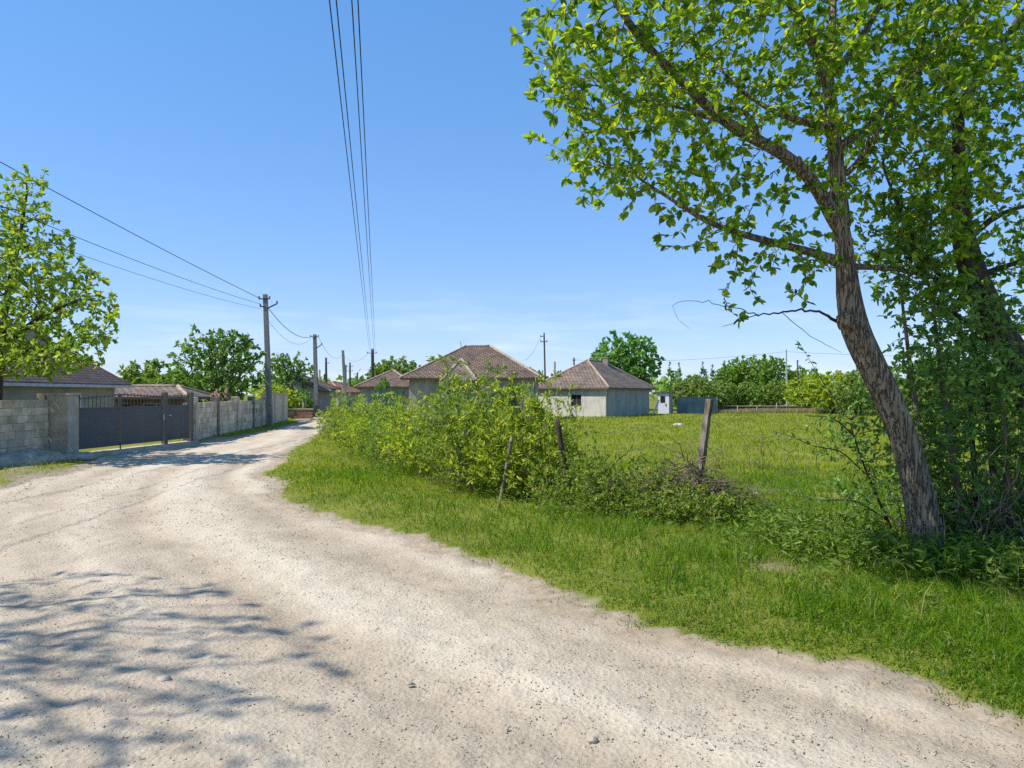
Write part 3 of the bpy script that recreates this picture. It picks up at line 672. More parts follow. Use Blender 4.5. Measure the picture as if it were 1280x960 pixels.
hr_, *_ = hip_house('red_roof_house', 'far house with an orange-red tile roof past the second pole on the left', (-22.3, 96), (-1, .3), 5, 6, 2.0, 3.4, .4, .5, M['roof_red'], [dict(m=M['plaster_grey'])] * 4)
panel_fence('board_fence', 'weathered grey board fence at the foot of the second concrete pole', (-15.9, 57.9), (-14.55, 58.2), 1.3, M['wood_grey'], M['wood_grey'], .16, 0, 3)
bw = thing('brick_wall', 'short low red brick wall past the end of the block wall', 'wall', (-14.9, 49.5, 0))
b = MB(); nn = 0
for r_ in range(8):
    for k in range(8):
        b.box((-15.05 + .225 * k + (.11 if r_ % 2 else 0), 49.5, .04 + .085 * r_), (.215, .2, .075))
b.build('brickwork', M['brick_red'], bw); MB().box((-14.2, 49.5, .33), (1.7, .15, .7)).build('mortar_core', M['mortar'], bw)
MB().box((-14.2, 49.5, .73), (1.95, .26, .06)).build('coping', M['concrete'], bw)
slab = tag(MB().box((-13.3, 47.6, .07), (.9, .7, .12)).build('doorstep', M['concrete'], None, bevel=.02), 'pale concrete slab on the grass by the end of the wall', 'slab')

# --- block walls
def block_run(mb, p0, p1, h, bl=.4, bh=.195, th=.2, off=0):
    p0 = A(*p0, 0); p1 = A(*p1, 0); ln = np.linalg.norm(p1 - p0); e = unit(p1 - p0); n = A(e[1], -e[0], 0)
    for r_ in range(int(round(h / bh))):
        u = -bl / 2 * (r_ % 2) - rng.random() * .05
        while u < ln:
            wd = bl * (1 + .06 * rng.normal()); a, c_ = max(u, 0), min(u + wd, ln)
            if c_ - a > .05: mb.box(p0 + e * (a + c_) / 2 + n * rng.normal() * .0025 + A(0, 0, off + bh * (r_ + .5) + rng.normal() * .003), (c_ - a - .012, th + rng.normal() * .003, bh - .011), e[:2])
            u += wd
def core(mb, p0, p1, h, th=.15):
    p0 = A(*p0, 0); p1 = A(*p1, 0); mb.box((p0 + p1) / 2 + A(0, 0, h / 2 - .05), (np.linalg.norm(p1 - p0), th, h + .02), unit(p1 - p0)[:2])
lw = thing('block_wall', 'bare grey concrete block wall at the left edge, left of the gate', 'wall', (-12.4, 19.8, 0))
b = MB(); block_run(b, (-12.45, 9.5), (-12.4, 19.75), 1.5); b.build('blocks', M['block'], lw)
b = MB(); core(b, (-12.45, 9.5), (-12.4, 19.75), 1.45, .186); b.build('mortar_core', M['mortar'], lw)
b = MB(); b.box((-12.1, 20.05, .82), (.58, .5, 1.72)); b.build('pillar', M['concrete'], lw, bevel=.02)
MB().box((-12.1, 20.05, 1.705), (.64, .56, .05)).build('pillar_cap', M['concrete'], lw)
b = MB(); b.box((-12.55, 19.9, 1.6), (.2, .2, .25)); b.build('loose_block', M['block'], lw)
rw = thing('long_block_wall', 'long grey block wall with pillars running up the street from the gate', 'wall', (-11.7, 26.6, 0))
W0, W1 = A(-11.62, 26.5, 0), A(-14.15, 46.5, 0); we = unit(W1 - W0); wl = np.linalg.norm(W1 - W0); wn = A(we[1], -we[0], 0)
def at_px(px):
    k = (px - 640) / F; return (W0[0] - k * W0[1]) / (k * we[1] - we[0])
us = [at_px(q) for q in (241, 269, 294, 314, 330)]
prev = 0
for k, u in enumerate(us):
    a, c_ = W0 + we * (prev + (.13 if k else 0)), W0 + we * (u - .13)
    b = MB(); block_run(b, a[:2], c_[:2], 1.42, .4, .2); b.build('block_panel', M['block'], rw)
    b = MB(); core(b, a[:2], c_[:2], 1.38, .186); b.build('mortar_core', M['mortar'], rw)
    b = MB(); b.box(W0 + we * u + A(0, 0, .77), (.26, .32, 1.66), we[:2]); b.build('pillar', M['concrete_old'] if k % 2 else M['concrete'], rw, bevel=.02)
    prev = u
b = MB(); wall_run(b, (W0 + we * (us[-1] + .13))[:2], W1[:2], -.1, 1.72, .24); b.build('rendered_panel', M['render'], rw)
for u in (us[-1] + 2.4, us[-1] + 5.0): MB().box(W0 + we * u + wn * .13 + A(0, 0, .8), (.2, .06, 1.7), we[:2]).build('pier', M['concrete'], rw)
b = MB(); b.box((W0 + we * (us[-1] + .13) + W1) / 2 + A(0, 0, 1.76), (np.linalg.norm(W1 - W0) - us[-1], .38, .07), we[:2]); b.build('coping', M['concrete'], rw)

# --- gate
GA, GB = A(-12.05, 20.45, 0), A(-11.52, 24.7, 0); gee = unit(GB - GA); gl = np.linalg.norm(GB - GA); gn = A(gee[1], -gee[0], 0)
gt = thing('double_gate', 'wide dark grey sheet-metal double gate with thin bars along its top', 'gate', GA)
def leaf_gate(parent, u0, u1, zb, zs, zt0, zt1, nb, nm='gate_leaf'):
    q = lambda u, z, d=0: GA + gee * u + gn * d + A(0, 0, z)
    b = MB()
    for u, z in ((u0 + .025, zt0), (u1 - .025, zt1)): b.bar(q(u, zb), q(u, z), .05)
    for z in (zb + .025, zs): b.bar(q(u0 + .05, z), q(u1 - .05, z), .05)
    b.bar(q(u0 + .05, zt0 - .03), q(u1 - .05, zt1 - .03), .04)
    g = b.build(nm, M['steel'], parent)
    b = MB(); n = max(2, int((u1 - u0) / .95)); wd = (u1 - u0 - .1) / n
    for k in range(n): b.box(q(u0 + .05 + wd * (k + .5), (zb + zs) / 2 + .0, .006), (wd - .012, .012, zs - zb - .05), gee[:2])
    b.build('sheet_panel', M['steel'], g)
    for k in range(1, nb):
        u = u0 + (u1 - u0) * k / nb; zt = zt0 + (zt1 - zt0) * k / nb; MB().tube([q(u, zs + .02), q(u, zt + .04)], .009, 5).build('bar', M['steel'], g)
    return g
leaf_gate(gt, .08, 1.95, .17, 1.3, 1.6, 1.72, 11)
leaf_gate(gt, 1.99, gl - .12, .17, 1.3, 1.72, 1.66, 13)
MB().box(GA + gee * .03 + A(0, 0, .85), (.09, .1, 1.72), gee[:2]).build('post', M['steel'], gt)
MB().box(GA + gee * (gl - .02) + A(0, 0, .87), (.15, .14, 1.8), gee[:2]).build('post', M['steel'], gt)
MB().box(GA + gee * 1.93 + gn * .04 + A(0, 0, .12), (.03, .03, .3), gee[:2]).build('drop_bolt', M['steel'], gt)
b = MB(); b.box(GA + gee * (gl - .17) + gn * .05 + A(0, 0, .95), (.05, .05, .16), gee[:2]); b.build('handle', M['steel_light'], gt)
wg = thing('wicket_gate', 'narrow dark grey metal wicket gate beside the double gate', 'gate', GB)
g = leaf_gate(wg, gl + .08, gl + 1.4, .17, 1.3, 1.68, 1.68, 6, 'gate_leaf')
MB().box(GA + gee * (gl + 1.52) + A(0, 0, .87), (.16, .16, 1.8), gee[:2]).build('post', M['steel'], wg)
MB().box(GA + gee * (gl + .2) + gn * .05 + A(0, 0, 1.0), (.12, .04, .03), gee[:2]).build('handle', M['steel_light'], wg)
sill = MB(); sill.bar(GA + A(.02, 0, .0), GA + gee * (gl + 1.6) + A(.02, 0, .0), .5, .12); tag(sill.build('threshold', M['concrete'], None), 'pale concrete threshold strip under the grey gates', 'threshold')
# --- heap of spilled mortar at the foot of the left wall
def lump(name, label, cat, c, rad, m, seed, group=None, res=24):
    u, v = np.meshgrid(np.linspace(0, 2 * math.pi, res, endpoint=False), np.linspace(-.5, math.pi / 2, res // 2)); u = u.ravel(); v = v.ravel()
    d = np.stack([np.cos(u) * np.cos(v), np.sin(u) * np.cos(v), np.sin(v)], -1)
    k = 1 + (vn(d[:, 0] * 2 + d[:, 2], d[:, 1] * 2, .7, seed) - .5) * .55 + (vn(d[:, 0] * 5 + d[:, 2] * 3, d[:, 1] * 5, .6, seed + 1) - .5) * .25
    V = d * k[:, None] * np.asarray(rad); n = res // 2
    i = (np.arange(n - 1) * res)[:, None]; j = np.arange(res)[None]; j2 = (j + 1) % res
    f = np.stack([i + j, i + j2, i + res + j2, i + res + j], -1).reshape(-1, 4)
    o = link(name, mesh(name, V, [f], True), m); o.location = c; return tag(o, label, cat, group)
lump('mortar_heap', 'hardened grey heap of spilled mortar at the foot of the left block wall', 'heap', (-11.75, 17.9, .0), (.55, 1.15, .36), M['rubble'], 3)
lump('rubble_pile', 'low flat grey rubble beside the gate pillar', 'rubble', (-11.55, 19.6, .0), (.5, .8, .17), M['rubble'], 9)
lump('field_rock', 'small pale rock on the grass right of the leaning concrete post', 'rock', (3.82, 11.6, .04), (.16, .12, .11), M['stone'], 5, res=16)
lump('white_bag', 'crumpled whitish bag lying in the field before the outhouse', 'bag', (8.62, 38.6, .08), (.26, .16, .12), M['stone'], 12, res=16)
lump('white_stone', 'small white stone on the grass left of the big tree trunk', 'rock', (4.25, 8.65, .05), (.07, .06, .05), M['stone'], 15, res=12)
for k, (px, py, s, l_) in enumerate(((618, 826, .035, 'largest loose grey stone on the gravel in the middle of the road'), (634, 906, .012, 'small dark stone on the gravel near the bottom edge'), (205, 846, .04, 'brownish loose stone in the tree shade on the road'), (512, 850, .022, 'small grey stone on the gravel left of centre'), (740, 920, .025, 'grey loose stone on the gravel near the lower right centre'))):
    q = G(px, py); lump('loose_stone', l_, 'stone', (q[0], q[1], -.02), (s, s * .8, s * .7), M['pebble'], 40 + k, 'loose stones on the road', 12)

# --- poles
def pole(label, px, ptop, pbase, Y, wd, m, lean=0, kind='square', arms=(), box=None, name='utility_pole', group='utility poles', X=None):
    x = (px - 640) / F * Y; zt = EYE - (ptop - HZ) / F * Y
    t = thing(name, label, 'pole', (x, Y, 0), group)
    top = A(x + lean, Y, zt)
    b = MB()
    if kind == 'square':
        h = wd / 2; b.hexa([A(x, Y, -.3) + A(i * h, j * h, 0) for i, j in ((-1, -1), (1, -1), (1, 1), (-1, 1))] + [top + A(i * h * .72, j * h * .72, 0) for i, j in ((-1, -1), (1, -1), (1, 1), (-1, 1))])
    else: b.tube(resample([A(x, Y, -.3), top], 1), np.linspace(wd / 2, wd * .36, max(2, int(np.linalg.norm(top - A(x, Y, -.3)) / 1) + 1)), 8)
    b.build('shaft', m, t, kind != 'square')
    for (dz, l0, l1, rise) in arms:
        c = A(x + lean * (1 - dz / zt), Y - wd * .4, zt - dz)
        a = MB().bar(c + A(l0, 0, 0), c + A(l1, 0, rise), .06).build('crossarm', M['pole_dark'], t)
        for e_ in (l0, l1):
            if abs(e_) > .12: MB().tube([c + A(e_, 0, rise * (e_ == l1)), c + A(e_, 0, rise * (e_ == l1) + .14)], .045, 6).build('insulator', M['insul'], a)
    if box: MB().box(A(x + lean * .5, Y - wd * .6 - .1, zt - box), (.42, .22, .7)).build('switch_box', M['pole_dark'], t)
    return top
p1 = pole('tall square concrete pole in front of the long block wall, nearest of the row', 338, 368, 532, 39, .27, M['pole_grey'], -.27, arms=[(.25, -.3, .25, 0), (.65, -.25, .0, 0), (.75, .1, .62, .25)])
p2 = pole('concrete pole beside the weathered board fence, second of the row', 396, 418, 520, 58, .32, M['pole_grey'], -.16, arms=[(.2, -.3, .3, 0), (1.1, .1, .55, .3)])
p3 = pole('dark wooden pole with a box halfway up, right of the second concrete pole', 408, 447, 505, 92, .36, M['pole_dark'], -.05, 'round', [(.7, -.1, .4, 0)], 2.4)
p4 = pole('leaning grey pole just above the left end of the hedge', 432.5, 438, 498, 84, .34, M['pole_grey'], -.35)
p5 = pole('shorter grey pole close to the leaning one above the hedge', 432, 456, 498, 110, .34, M['pole_grey'])
p6 = pole('dark pole with two crossarms between the leaning pole and the wired one', 437.5, 453, 498, 112, .34, M['pole_dark'], 0, 'round', [(.6, -.5, .5, 0), (1.3, -.5, .45, 0)])
p7 = pole('small distant pole with a forked top, left of the wired pole', 446.8, 466, 498, 130, .36, M['pole_dark'], 0, 'round', [(.3, -.1, .55, .9), (.3, -.55, .1, .35)])
p8 = pole('dark pole carrying the four overhead wires, left of the large hipped house', 466, 436, 500, 77, .42, M['pole_dark'], -.03, 'round', [(.45, -.5, .45, 0), (2.0, -.2, .2, 0)])
p9 = pole('thin grey pole seen behind the second concrete pole', 399.5, 462, 498, 115, .3, M['concrete'])
p10 = pole('short dark pole left of the second concrete pole', 392.3, 468, 498, 118, .3, M['pole_dark'], 0, 'round')
p11 = pole('thin slanting pole with insulators between the two hipped roofs', 682.5, 416, 500, 62, .17, M['pole_dark'], -.16, 'round', [(.35, -.3, .0, .1), (.75, -.3, .22, 0)])
p12 = pole('short grey pole above the left slope of the cottage roof', 693.5, 452, 500, 95, .32, M['concrete'])
p13 = pole('far dark pole with a short crossarm showing above the cottage roof', 717.5, 447, 500, 98, .28, M['pole_dark'], 0, 'round', [(.35, -.22, .22, 0)])
p14 = pole('slender white pole standing before the far trees beyond the field', 984, 437, 503, 74, .15, M['steel_light'], -.1)
p15 = pole('dark thick-headed post right of the slender white pole', 998, 450, 495, 80, .22, M['pole_dark'], -.1, 'round', [(.1, -.09, .09, 0)])
def cable(label, p, q, sag, rad, m=None, name='cable', group=None, n=40, k=5):
    p = np.asarray(p, float); q = np.asarray(q, float); t = np.linspace(0, 1, n)[:, None]
    path = p + (q - p) * t; path[:, 2] -= (4 * sag * t * (1 - t))[:, 0]
    return tag(MB().tube(path, rad, k, False).build(name, m or M['wire'], None, True), label, 'cable', group)
for dx0, dx1, dz, h0, l_ in ((-.13, -.3, -.3, 6.5, 'leftmost overhead wire running up to the top edge'), (-.07, -.16, -.32, 6.48, 'second overhead wire from the left, running up to the top edge'), (.06, .16, -.3, 6.5, 'third overhead wire from the left, running up to the top edge'), (.11, .3, -.3, 6.47, 'rightmost overhead wire running up to the top edge')):
    d = unit(A(-1.96, 8.7, 0) - A(p8[0], 77, 0)); q = A(-1.96, 8.7, 0) + d * 22
    cable(l_, p8 + A(dx1, 0, dz), A(q[0] + dx0 * 1.05, q[1], h0), .12, .0085, None, 'overhead_wire', 'four overhead wires above the road')
NP = A(-17.2, 5.0, 11.1)
cable('thick black cable from the nearest concrete pole to the left edge', p1 + A(-.3, 0, -.2), NP, .3, .014)
cable('thin lower cable left of the nearest concrete pole, passing behind the yard tree', p1 + A(-.25, 0, -.5), A(-10.3, 3, 6.1), .35, .009)
cable('lowest thin cable left of the nearest concrete pole', p1 + A(-.25, 0, -.75), A(-10.9, 3, 5.9), .45, .007)
cable('sagging cable between the two concrete poles', p1 + A(.15, 0, -.7), p2 + A(-.3, 0, -.2), .55, .018)
cable('lower slack cable between the two concrete poles', p1 + A(.1, 0, -1.3), p2 + A(-.3, 0, -.35), .8, .009)
cable('far cable from the second concrete pole to the leaning pole', p2 + A(.3, 0, -.2), p4 + A(0, 0, -.4), 1.0, .012)
cable('far cable from the leaning pole to the wired pole', p4 + A(0, 0, -.5), p8 + A(-.4, 0, -.4), .8, .012)
cable('far faint cable from the cottage to the slender white pole', p13 + A(.2, 0, -.3), p14 + A(0, 0, -.2), .5, .012)
cable('far cable running right from the slender white pole', p14 + A(0, 0, -.2), A(60, 78, 6.3), .5, .012)
cable('far cable between the slanting pole and the large hipped house', p11 + A(-.3, 0, -.3), A(.9, 50, 4.0), .3, .01)

# --- parked car far up the street
cpos = A(-23.6, 98, 0); ct = thing('parked_car', 'pale blue car parked at the far end of the street, half hidden by the hedge', 'car', cpos)
def carloft(secs, m, name, parent, bev=.04):
    b = MB(); V = []
    for y, hw_, z0, z1 in secs: V += [cpos + A(-hw_, y, z0), cpos + A(hw_, y, z0), cpos + A(hw_ * .96, y, z1), cpos + A(-hw_ * .96, y, z1)]
    n = len(secs); f = [[0, 1, 2, 3], [4 * n - 1, 4 * n - 2, 4 * n - 3, 4 * n - 4]]
    for k in range(n - 1):
        for j in range(4): f.append([4 * k + j, 4 * k + 4 + j, 4 * k + 4 + (j + 1) % 4, 4 * k + (j + 1) % 4])
    b.add(V, np.array(f)); return b.build(name, m, parent, bevel=bev)
carloft([(0, .78, .3, .72), (.15, .84, .22, .85), (1.2, .86, .22, .98), (2.9, .86, .22, 1.0), (3.9, .84, .25, .95), (4.1, .78, .35, .85)], M['car'], 'body', ct)
carloft([(1.15, .76, .97, .99), (1.75, .66, .97, 1.44), (3.0, .64, .97, 1.46), (3.7, .74, .95, 1.0)], M['car'], 'cabin', ct)
MB().hexa([cpos + A(*v) for v in ((-.66, 1.2, 1.03), (.66, 1.2, 1.03), (.66, 1.25, 1.03), (-.66, 1.25, 1.03), (-.58, 1.66, 1.39), (.58, 1.66, 1.39), (.58, 1.71, 1.39), (-.58, 1.71, 1.39))]).build('windscreen', M['glass'], ct)
for sx in (-1, 1):
    MB().box(cpos + A(.6 * sx, .04, .66), (.28, .14, .15)).build('headlight', M['plate'], ct)
    for yy in (.8, 3.25):
        wv = MB().tube([cpos + A(.72 * sx, yy, .3), cpos + A(.88 * sx, yy, .3)], .3, 16).build('wheel', M['rubber'], ct); MB().tube([cpos + A(.86 * sx, yy, .3), cpos + A(.895 * sx, yy, .3)], .17, 12).build('rim', M['steel_light'], wv)

# ================================================================== TREES
# --- big tree on the right
main = [
 [(1166, 724, 7.1, .29), (1163, 708, 7.1, .225), (1160, 690, 7.1, .195), (1148, 620, 7.08, .155), (1130, 545, 7.05, .148), (1098, 470, 7.0, .145), (1068, 415, 7.0, .15), (1062, 385, 7.0, .14), (1056, 320, 7.0, .125), (1050, 255, 7.0, .115), (1044, 190, 7.0, .1), (1040, 130, 7.0, .09), (1034, 92, 7.0, .085)],
 [(1034, 92, 7.0, .085), (1018, 55, 6.9, .06), (1000, 25, 6.8, .052), (978, -15, 6.7, .045), (950, -80, 6.6, .03), (930, -150, 6.6, .02)],
 [(1036, 92, 7.0, .06), (1040, 40, 7.1, .045), (1042, -10, 7.2, .04), (1050, -120, 7.3, .03), (1040, -220, 7.3, .02)],
 [(1044, 92, 7.0, .05), (1068, 60, 7.2, .042), (1090, 25, 7.4, .036), (1112, -15, 7.5, .032), (1150, -100, 7.7, .02)],
 [(1048, 280, 7.0, .1), (1030, 250, 6.95, .075), (1006, 212, 6.85, .068), (968, 185, 6.7, .062), (930, 168, 6.6, .058), (900, 148, 6.5, .055), (868, 118, 6.35, .048), (835, 85, 6.2, .043), (805, 55, 6.1, .038), (780, 22, 6.0, .034), (760, -15, 5.9, .03), (735, -70, 5.8, .02)],
 [(948, 176, 6.65, .04), (950, 155, 6.6, .03), (935, 138, 6.5, .026), (915, 130, 6.4, .022), (880, 145, 6.2, .018), (830, 128, 6.0, .013), (780, 122, 5.8, .008)],
 [(906, 152, 6.5, .03), (860, 140, 6.6, .02), (810, 140, 6.7, .014), (760, 150, 6.7, .009)],
 [(1050, 328, 7.0, .075), (1025, 318, 6.9, .052), (985, 308, 6.75, .045), (945, 298, 6.6, .04), (905, 286, 6.45, .034), (872, 272, 6.3, .028), (850, 255, 6.2, .022), (815, 235, 6.1, .014), (790, 215, 6.0, .009)],
 [(1050, 162, 7.0, .07), (1015, 155, 6.9, .045), (985, 147, 6.8, .036), (950, 132, 6.7, .026), (910, 100, 6.7, .018), (880, 60, 6.8, .012)],
 [(1052, 180, 7.0, .05), (1075, 168, 7.1, .032), (1102, 140, 7.2, .026), (1125, 105, 7.3, .02), (1150, 60, 7.4, .015), (1165, 10, 7.5, .011)],
 [(1060, 220, 7.0, .04), (1095, 170, 6.8, .025), (1130, 110, 6.6, .018), (1160, 70, 6.5, .012)],
 [(1062, 333, 7.0, .045), (1090, 334, 7.2, .03), (1130, 338, 7.4, .022), (1180, 352, 7.6, .014)],
 [(1050, 404, 7.0, .03), (1030, 392, 6.9, .02), (1010, 387, 6.8, .016), (975, 391, 6.6, .013), (948, 393, 6.5, .01), (915, 384, 6.35, .006), (885, 377, 6.2, .0045), (850, 375, 6.1, .0035), (841, 383, 6.1, .003), (844, 396, 6.1, .0025), (862, 411, 6.1, .002)],
 [(948, 393, 6.5, .008), (925, 400, 6.4, .005), (903, 408, 6.35, .003)],
 [(978, 391, 6.6, .006), (1005, 415, 6.7, .0045), (1030, 430, 6.75, .004), (1052, 441, 6.8, .002)],
]
main[0] = [(a, b2, c, r_ * (1 if b2 > 380 else .78)) for a, b2, c, r_ in main[0]]
pts, par, fx = skeleton(main[:12], rs=.8)
at = np.vstack([lobe(*q) for q in (
 (722, 78, 78, 75, 6.0, .9, 85), (712, 25, 62, 50, 6.0, .7, 85), (742, 195, 50, 42, 6.0, .5, 85), (712, 215, 28, 26, 6.0, .3, 90), (790, 150, 80, 75, 6.1, .9, 70), (830, 60, 120, 100, 6.3, 1.2, 55), (830, 230, 80, 50, 6.3, .6, 70), (875, 280, 55, 42, 6.4, .5, 70),
 (900, 190, 90, 70, 6.5, .8, 50), (950, 325, 62, 42, 6.6, .5, 65), (918, 355, 24, 28, 6.5, .2, 90), (990, 345, 38, 26, 6.7, .4, 70), (800, 225, 60, 35, 6.2, .5, 80), (850, 215, 60, 40, 6.3, .5, 70), (920, 245, 60, 40, 6.5, .5, 60), (885, 265, 60, 35, 6.4, .4, 80), (990, 320, 45, 35, 6.8, .5, 70), (698, 115, 48, 58, 5.9, .6, 75), (1010, 250, 60, 60, 6.9, .7, 40), (960, 70, 130, 110, 6.6, 1.3, 50),
 (1120, 150, 120, 120, 7.2, 1.4, 42), (1130, 30, 130, 100, 7.2, 1.4, 45), (1140, 280, 95, 90, 7.5, 1.0, 40),
 (800, -100, 180, 90, 6.1, 1.4, 26), (980, -150, 220, 140, 6.8, 1.8, 18), (1130, -130, 150, 120, 7.3, 1.6, 18))])
lo_ = len(pts)
pts, par = grow(pts, par, np.vstack([at, at + rng.normal(size=at.shape) * .12]), .08, 1.6, .105, 80, (0, 0, .0), .3)
r = radii(par, .0028, 2.4, fx)
V, f = twigleaves(pts, par, r, .0095, 2.9, .072, .6, 7.0, True, .95, .12)
base = P(1164, 722, 7.1); base[2] = 0
t_main = foliage_thing('big_tree', 'tall leaning broadleaf tree with a thick ridged trunk by the right verge', 'tree', base, pts, par, r, (V, f), M['bark'], M['leaf_main'])
nv = (V, f)
b = MB(); q = P(1051, 397, 6.9); b.tube([q + A(.06, 0, -.07), q + A(.03, -.02, -.02), q + A(-.0, -.03, .03), q + A(-.01, -.03, .04)], [.085, .08, .06, .03], 9); b.build('burr', M['bark'], t_main, True)
b = MB(); q_ = []
for ln in main[12:]:
    q = resample(np.array([[*P(a, b2, c), r_] for a, b2, c, r_ in ln]), .06); q[2:-1, :3] += rng.normal(size=(len(q) - 3, 3)) * .006
    b.tube(q[:, :3], q[:, 3] * .62, 5, False)
b.build('dead_branch', M['bark_dark'], t_main, True)

# --- second tree at the right edge
sec = [
 [(1345, 690, 7.9, .24), (1325, 600, 7.9, .21), (1300, 520, 7.85, .19), (1270, 455, 7.8, .175), (1240, 400, 7.8, .16), (1218, 350, 7.8, .14), (1204, 300, 7.8, .115), (1200, 250, 7.8, .085), (1198, 200, 7.8, .075), (1197, 140, 7.8, .065)],
 [(1197, 140, 7.8, .06), (1215, 110, 7.9, .05), (1238, 75, 8.0, .045), (1262, 40, 8.1, .04), (1290, 0, 8.2, .03), (1330, -80, 8.3, .02)],
 [(1197, 140, 7.8, .04), (1180, 80, 7.6, .03), (1165, 20, 7.5, .022), (1150, -60, 7.4, .015)],
 [(1238, 395, 7.8, .06), (1205, 362, 7.6, .045), (1175, 345, 7.5, .035), (1140, 300, 7.4, .026), (1120, 250, 7.3, .018), (1100, 200, 7.3, .012)],
 [(1225, 345, 7.8, .05), (1250, 335, 8.0, .035), (1290, 322, 8.2, .025), (1340, 300, 8.4, .015)],
 [(1210, 300, 7.8, .045), (1225, 285, 7.7, .035), (1245, 265, 7.6, .03), (1290, 255, 7.5, .02)],
 [(1222, 410, 7.75, .03), (1190, 390, 7.6, .022), (1160, 370, 7.5, .015)],
]
pts, par, fx = skeleton(sec, rs=.85)
at = np.vstack([lobe(*q) for q in ((1250, 200, 90, 90, 7.9, 1.1, 45), (1290, 60, 120, 120, 8.1, 1.3, 40), (1170, 90, 80, 110, 7.6, 1.1, 45), (1300, 340, 95, 90, 8.1, 1.0, 38), (1160, 330, 70, 70, 7.5, .8, 45), (1250, -130, 180, 120, 8.0, 1.5, 18), (1170, 220, 80, 80, 7.5, .9, 40))])
pts, par = grow(pts, par, np.vstack([at, at + rng.normal(size=at.shape) * .12]), .08, 1.6, .11, 70, (0, 0, .0), .3)
r = radii(par, .0028, 2.4, fx)
V, f = twigleaves(pts, par, r, .0095, 2.5, .072, .6, 7.0, True, .95, .12)
base = P(1345, 690, 7.9); base[2] = 0
foliage_thing('leaning_tree', 'second leaning tree with a mossy dark trunk at the right edge', 'tree', base, pts, par, r, (V, f), M['bark_dark'], M['leaf_main'])

# --- saplings of the thicket
sap = [
 ([(1182, 708, 7.5), (1168, 620, 7.5), (1150, 540, 7.5), (1138, 460, 7.5), (1128, 380, 7.5), (1118, 300, 7.5)], 'thin sapling directly right of the big trunk, with yellowish climbing stems'),
 ([(1206, 712, 7.3), (1200, 630, 7.35), (1188, 550, 7.4), (1176, 470, 7.4), (1168, 390, 7.5), (1150, 310, 7.5)], 'slim sapling second to the right of the big trunk'),
 ([(1226, 716, 7.8), (1222, 640, 7.8), (1216, 560, 7.7), (1210, 470, 7.7), (1195, 400, 7.7)], 'dark straight sapling in the middle of the thicket'),
 ([(1243, 700, 8.3), (1246, 620, 8.2), (1238, 540, 8.2), (1232, 480, 8.2), (1212, 420, 8.2)], 'thick dark stem behind the middle of the thicket'),
 ([(1262, 722, 7.3), (1264, 640, 7.3), (1258, 560, 7.3), (1250, 490, 7.3), (1245, 420, 7.3)], 'leafy sapling near the right edge of the thicket'),
 ([(1286, 730, 7.2), (1288, 650, 7.2), (1282, 570, 7.2), (1280, 490, 7.2)], 'bushy sapling cut by the right edge of the picture'),
 ([(1160, 690, 8.3), (1172, 620, 8.3), (1180, 550, 8.3), (1195, 470, 8.3)], 'bent sapling half hidden behind the big trunk')]
for k, (ln, lab) in enumerate(sap):
    pts, par, fx = skeleton([[(*q, .042 - .034 * i / (len(ln) - 1) + (.02 if k == 3 else 0)) for i, q in enumerate(ln)]])
    Y0 = ln[0][2]
    at = np.vstack([lobe(q[0] + rng.normal() * 12, q[1] - 10, 44, 50, Y0, .4, 760 if k < 6 else 450) for q in ln[1:]] + [lobe(ln[0][0], ln[0][1] - 55, 40, 38, Y0, .35, 420)])
    pts, par = grow(pts, par, at, .055, .9, .075, 45, (0, 0, .05), .35)
    r = radii(par, .0022, 2.6, fx)
    V, f = twigleaves(pts, par, r, .009, 1.9, .062, .5, 5.0, True, 1.0, .1)
    base = P(*ln[0]); base[2] = 0
    foliage_thing('sapling', lab, 'sapling', base, pts, par, r, (V, f), M['bark_dark'] if k in (2, 3) else M['twig'], M['leaf_thicket'], 'saplings of the thicket')
# --- thorny shrub left of the trunk
pts, par, fx = skeleton([[(1128, 690, 7.6, .02), (1100, 630, 7.6, .014), (1075, 570, 7.6, .01), (1060, 520, 7.6, .006)], [(1110, 650, 7.6, .012), (1070, 625, 7.5, .008), (1030, 625, 7.4, .005)], [(1085, 595, 7.6, .01), (1050, 562, 7.5, .007), (1015, 558, 7.4, .005), (990, 545, 7.3, .003), (970, 540, 7.3, .002)],
  [(1068, 545, 7.6, .008), (1040, 520, 7.5, .006), (1010, 520, 7.4, .004)], [(1120, 670, 7.6, .012), (1095, 665, 7.4, .008), (1060, 668, 7.3, .005)], [(1062, 525, 7.6, .006), (1030, 480, 7.6, .004), (1000, 430, 7.6, .002)]], .06)
at = np.vstack([lobe(*q[:6], q[6] * 3.5) for q in ((1080, 540, 45, 40, 7.6, .4, 150), (1045, 530, 45, 25, 7.5, .3, 130), (1085, 610, 50, 50, 7.6, .4, 130), (1040, 565, 40, 18, 7.5, .2, 140), (1050, 625, 45, 15, 7.4, .2, 150), (1105, 560, 35, 60, 7.7, .4, 120), (1075, 665, 45, 14, 7.4, .2, 160), (1100, 500, 40, 40, 7.7, .4, 110))])
pts, par = grow(pts, par, at, .05, .8, .065, 45, (0, 0, .0), .4)
r = radii(par, .002, 2.6, fx)
V, f = twigleaves(pts, par, r, .007, 1.5, .055, .48, 2.5, True, 1.0)
base = P(1128, 690, 7.6); base[2] = 0
foliage_thing('thorn_shrub', 'sparse dark thorny shrub reaching left from the big tree trunk', 'shrub', base, pts, par, r, (V, f), M['bark_dark'], M['leaf_thicket'])
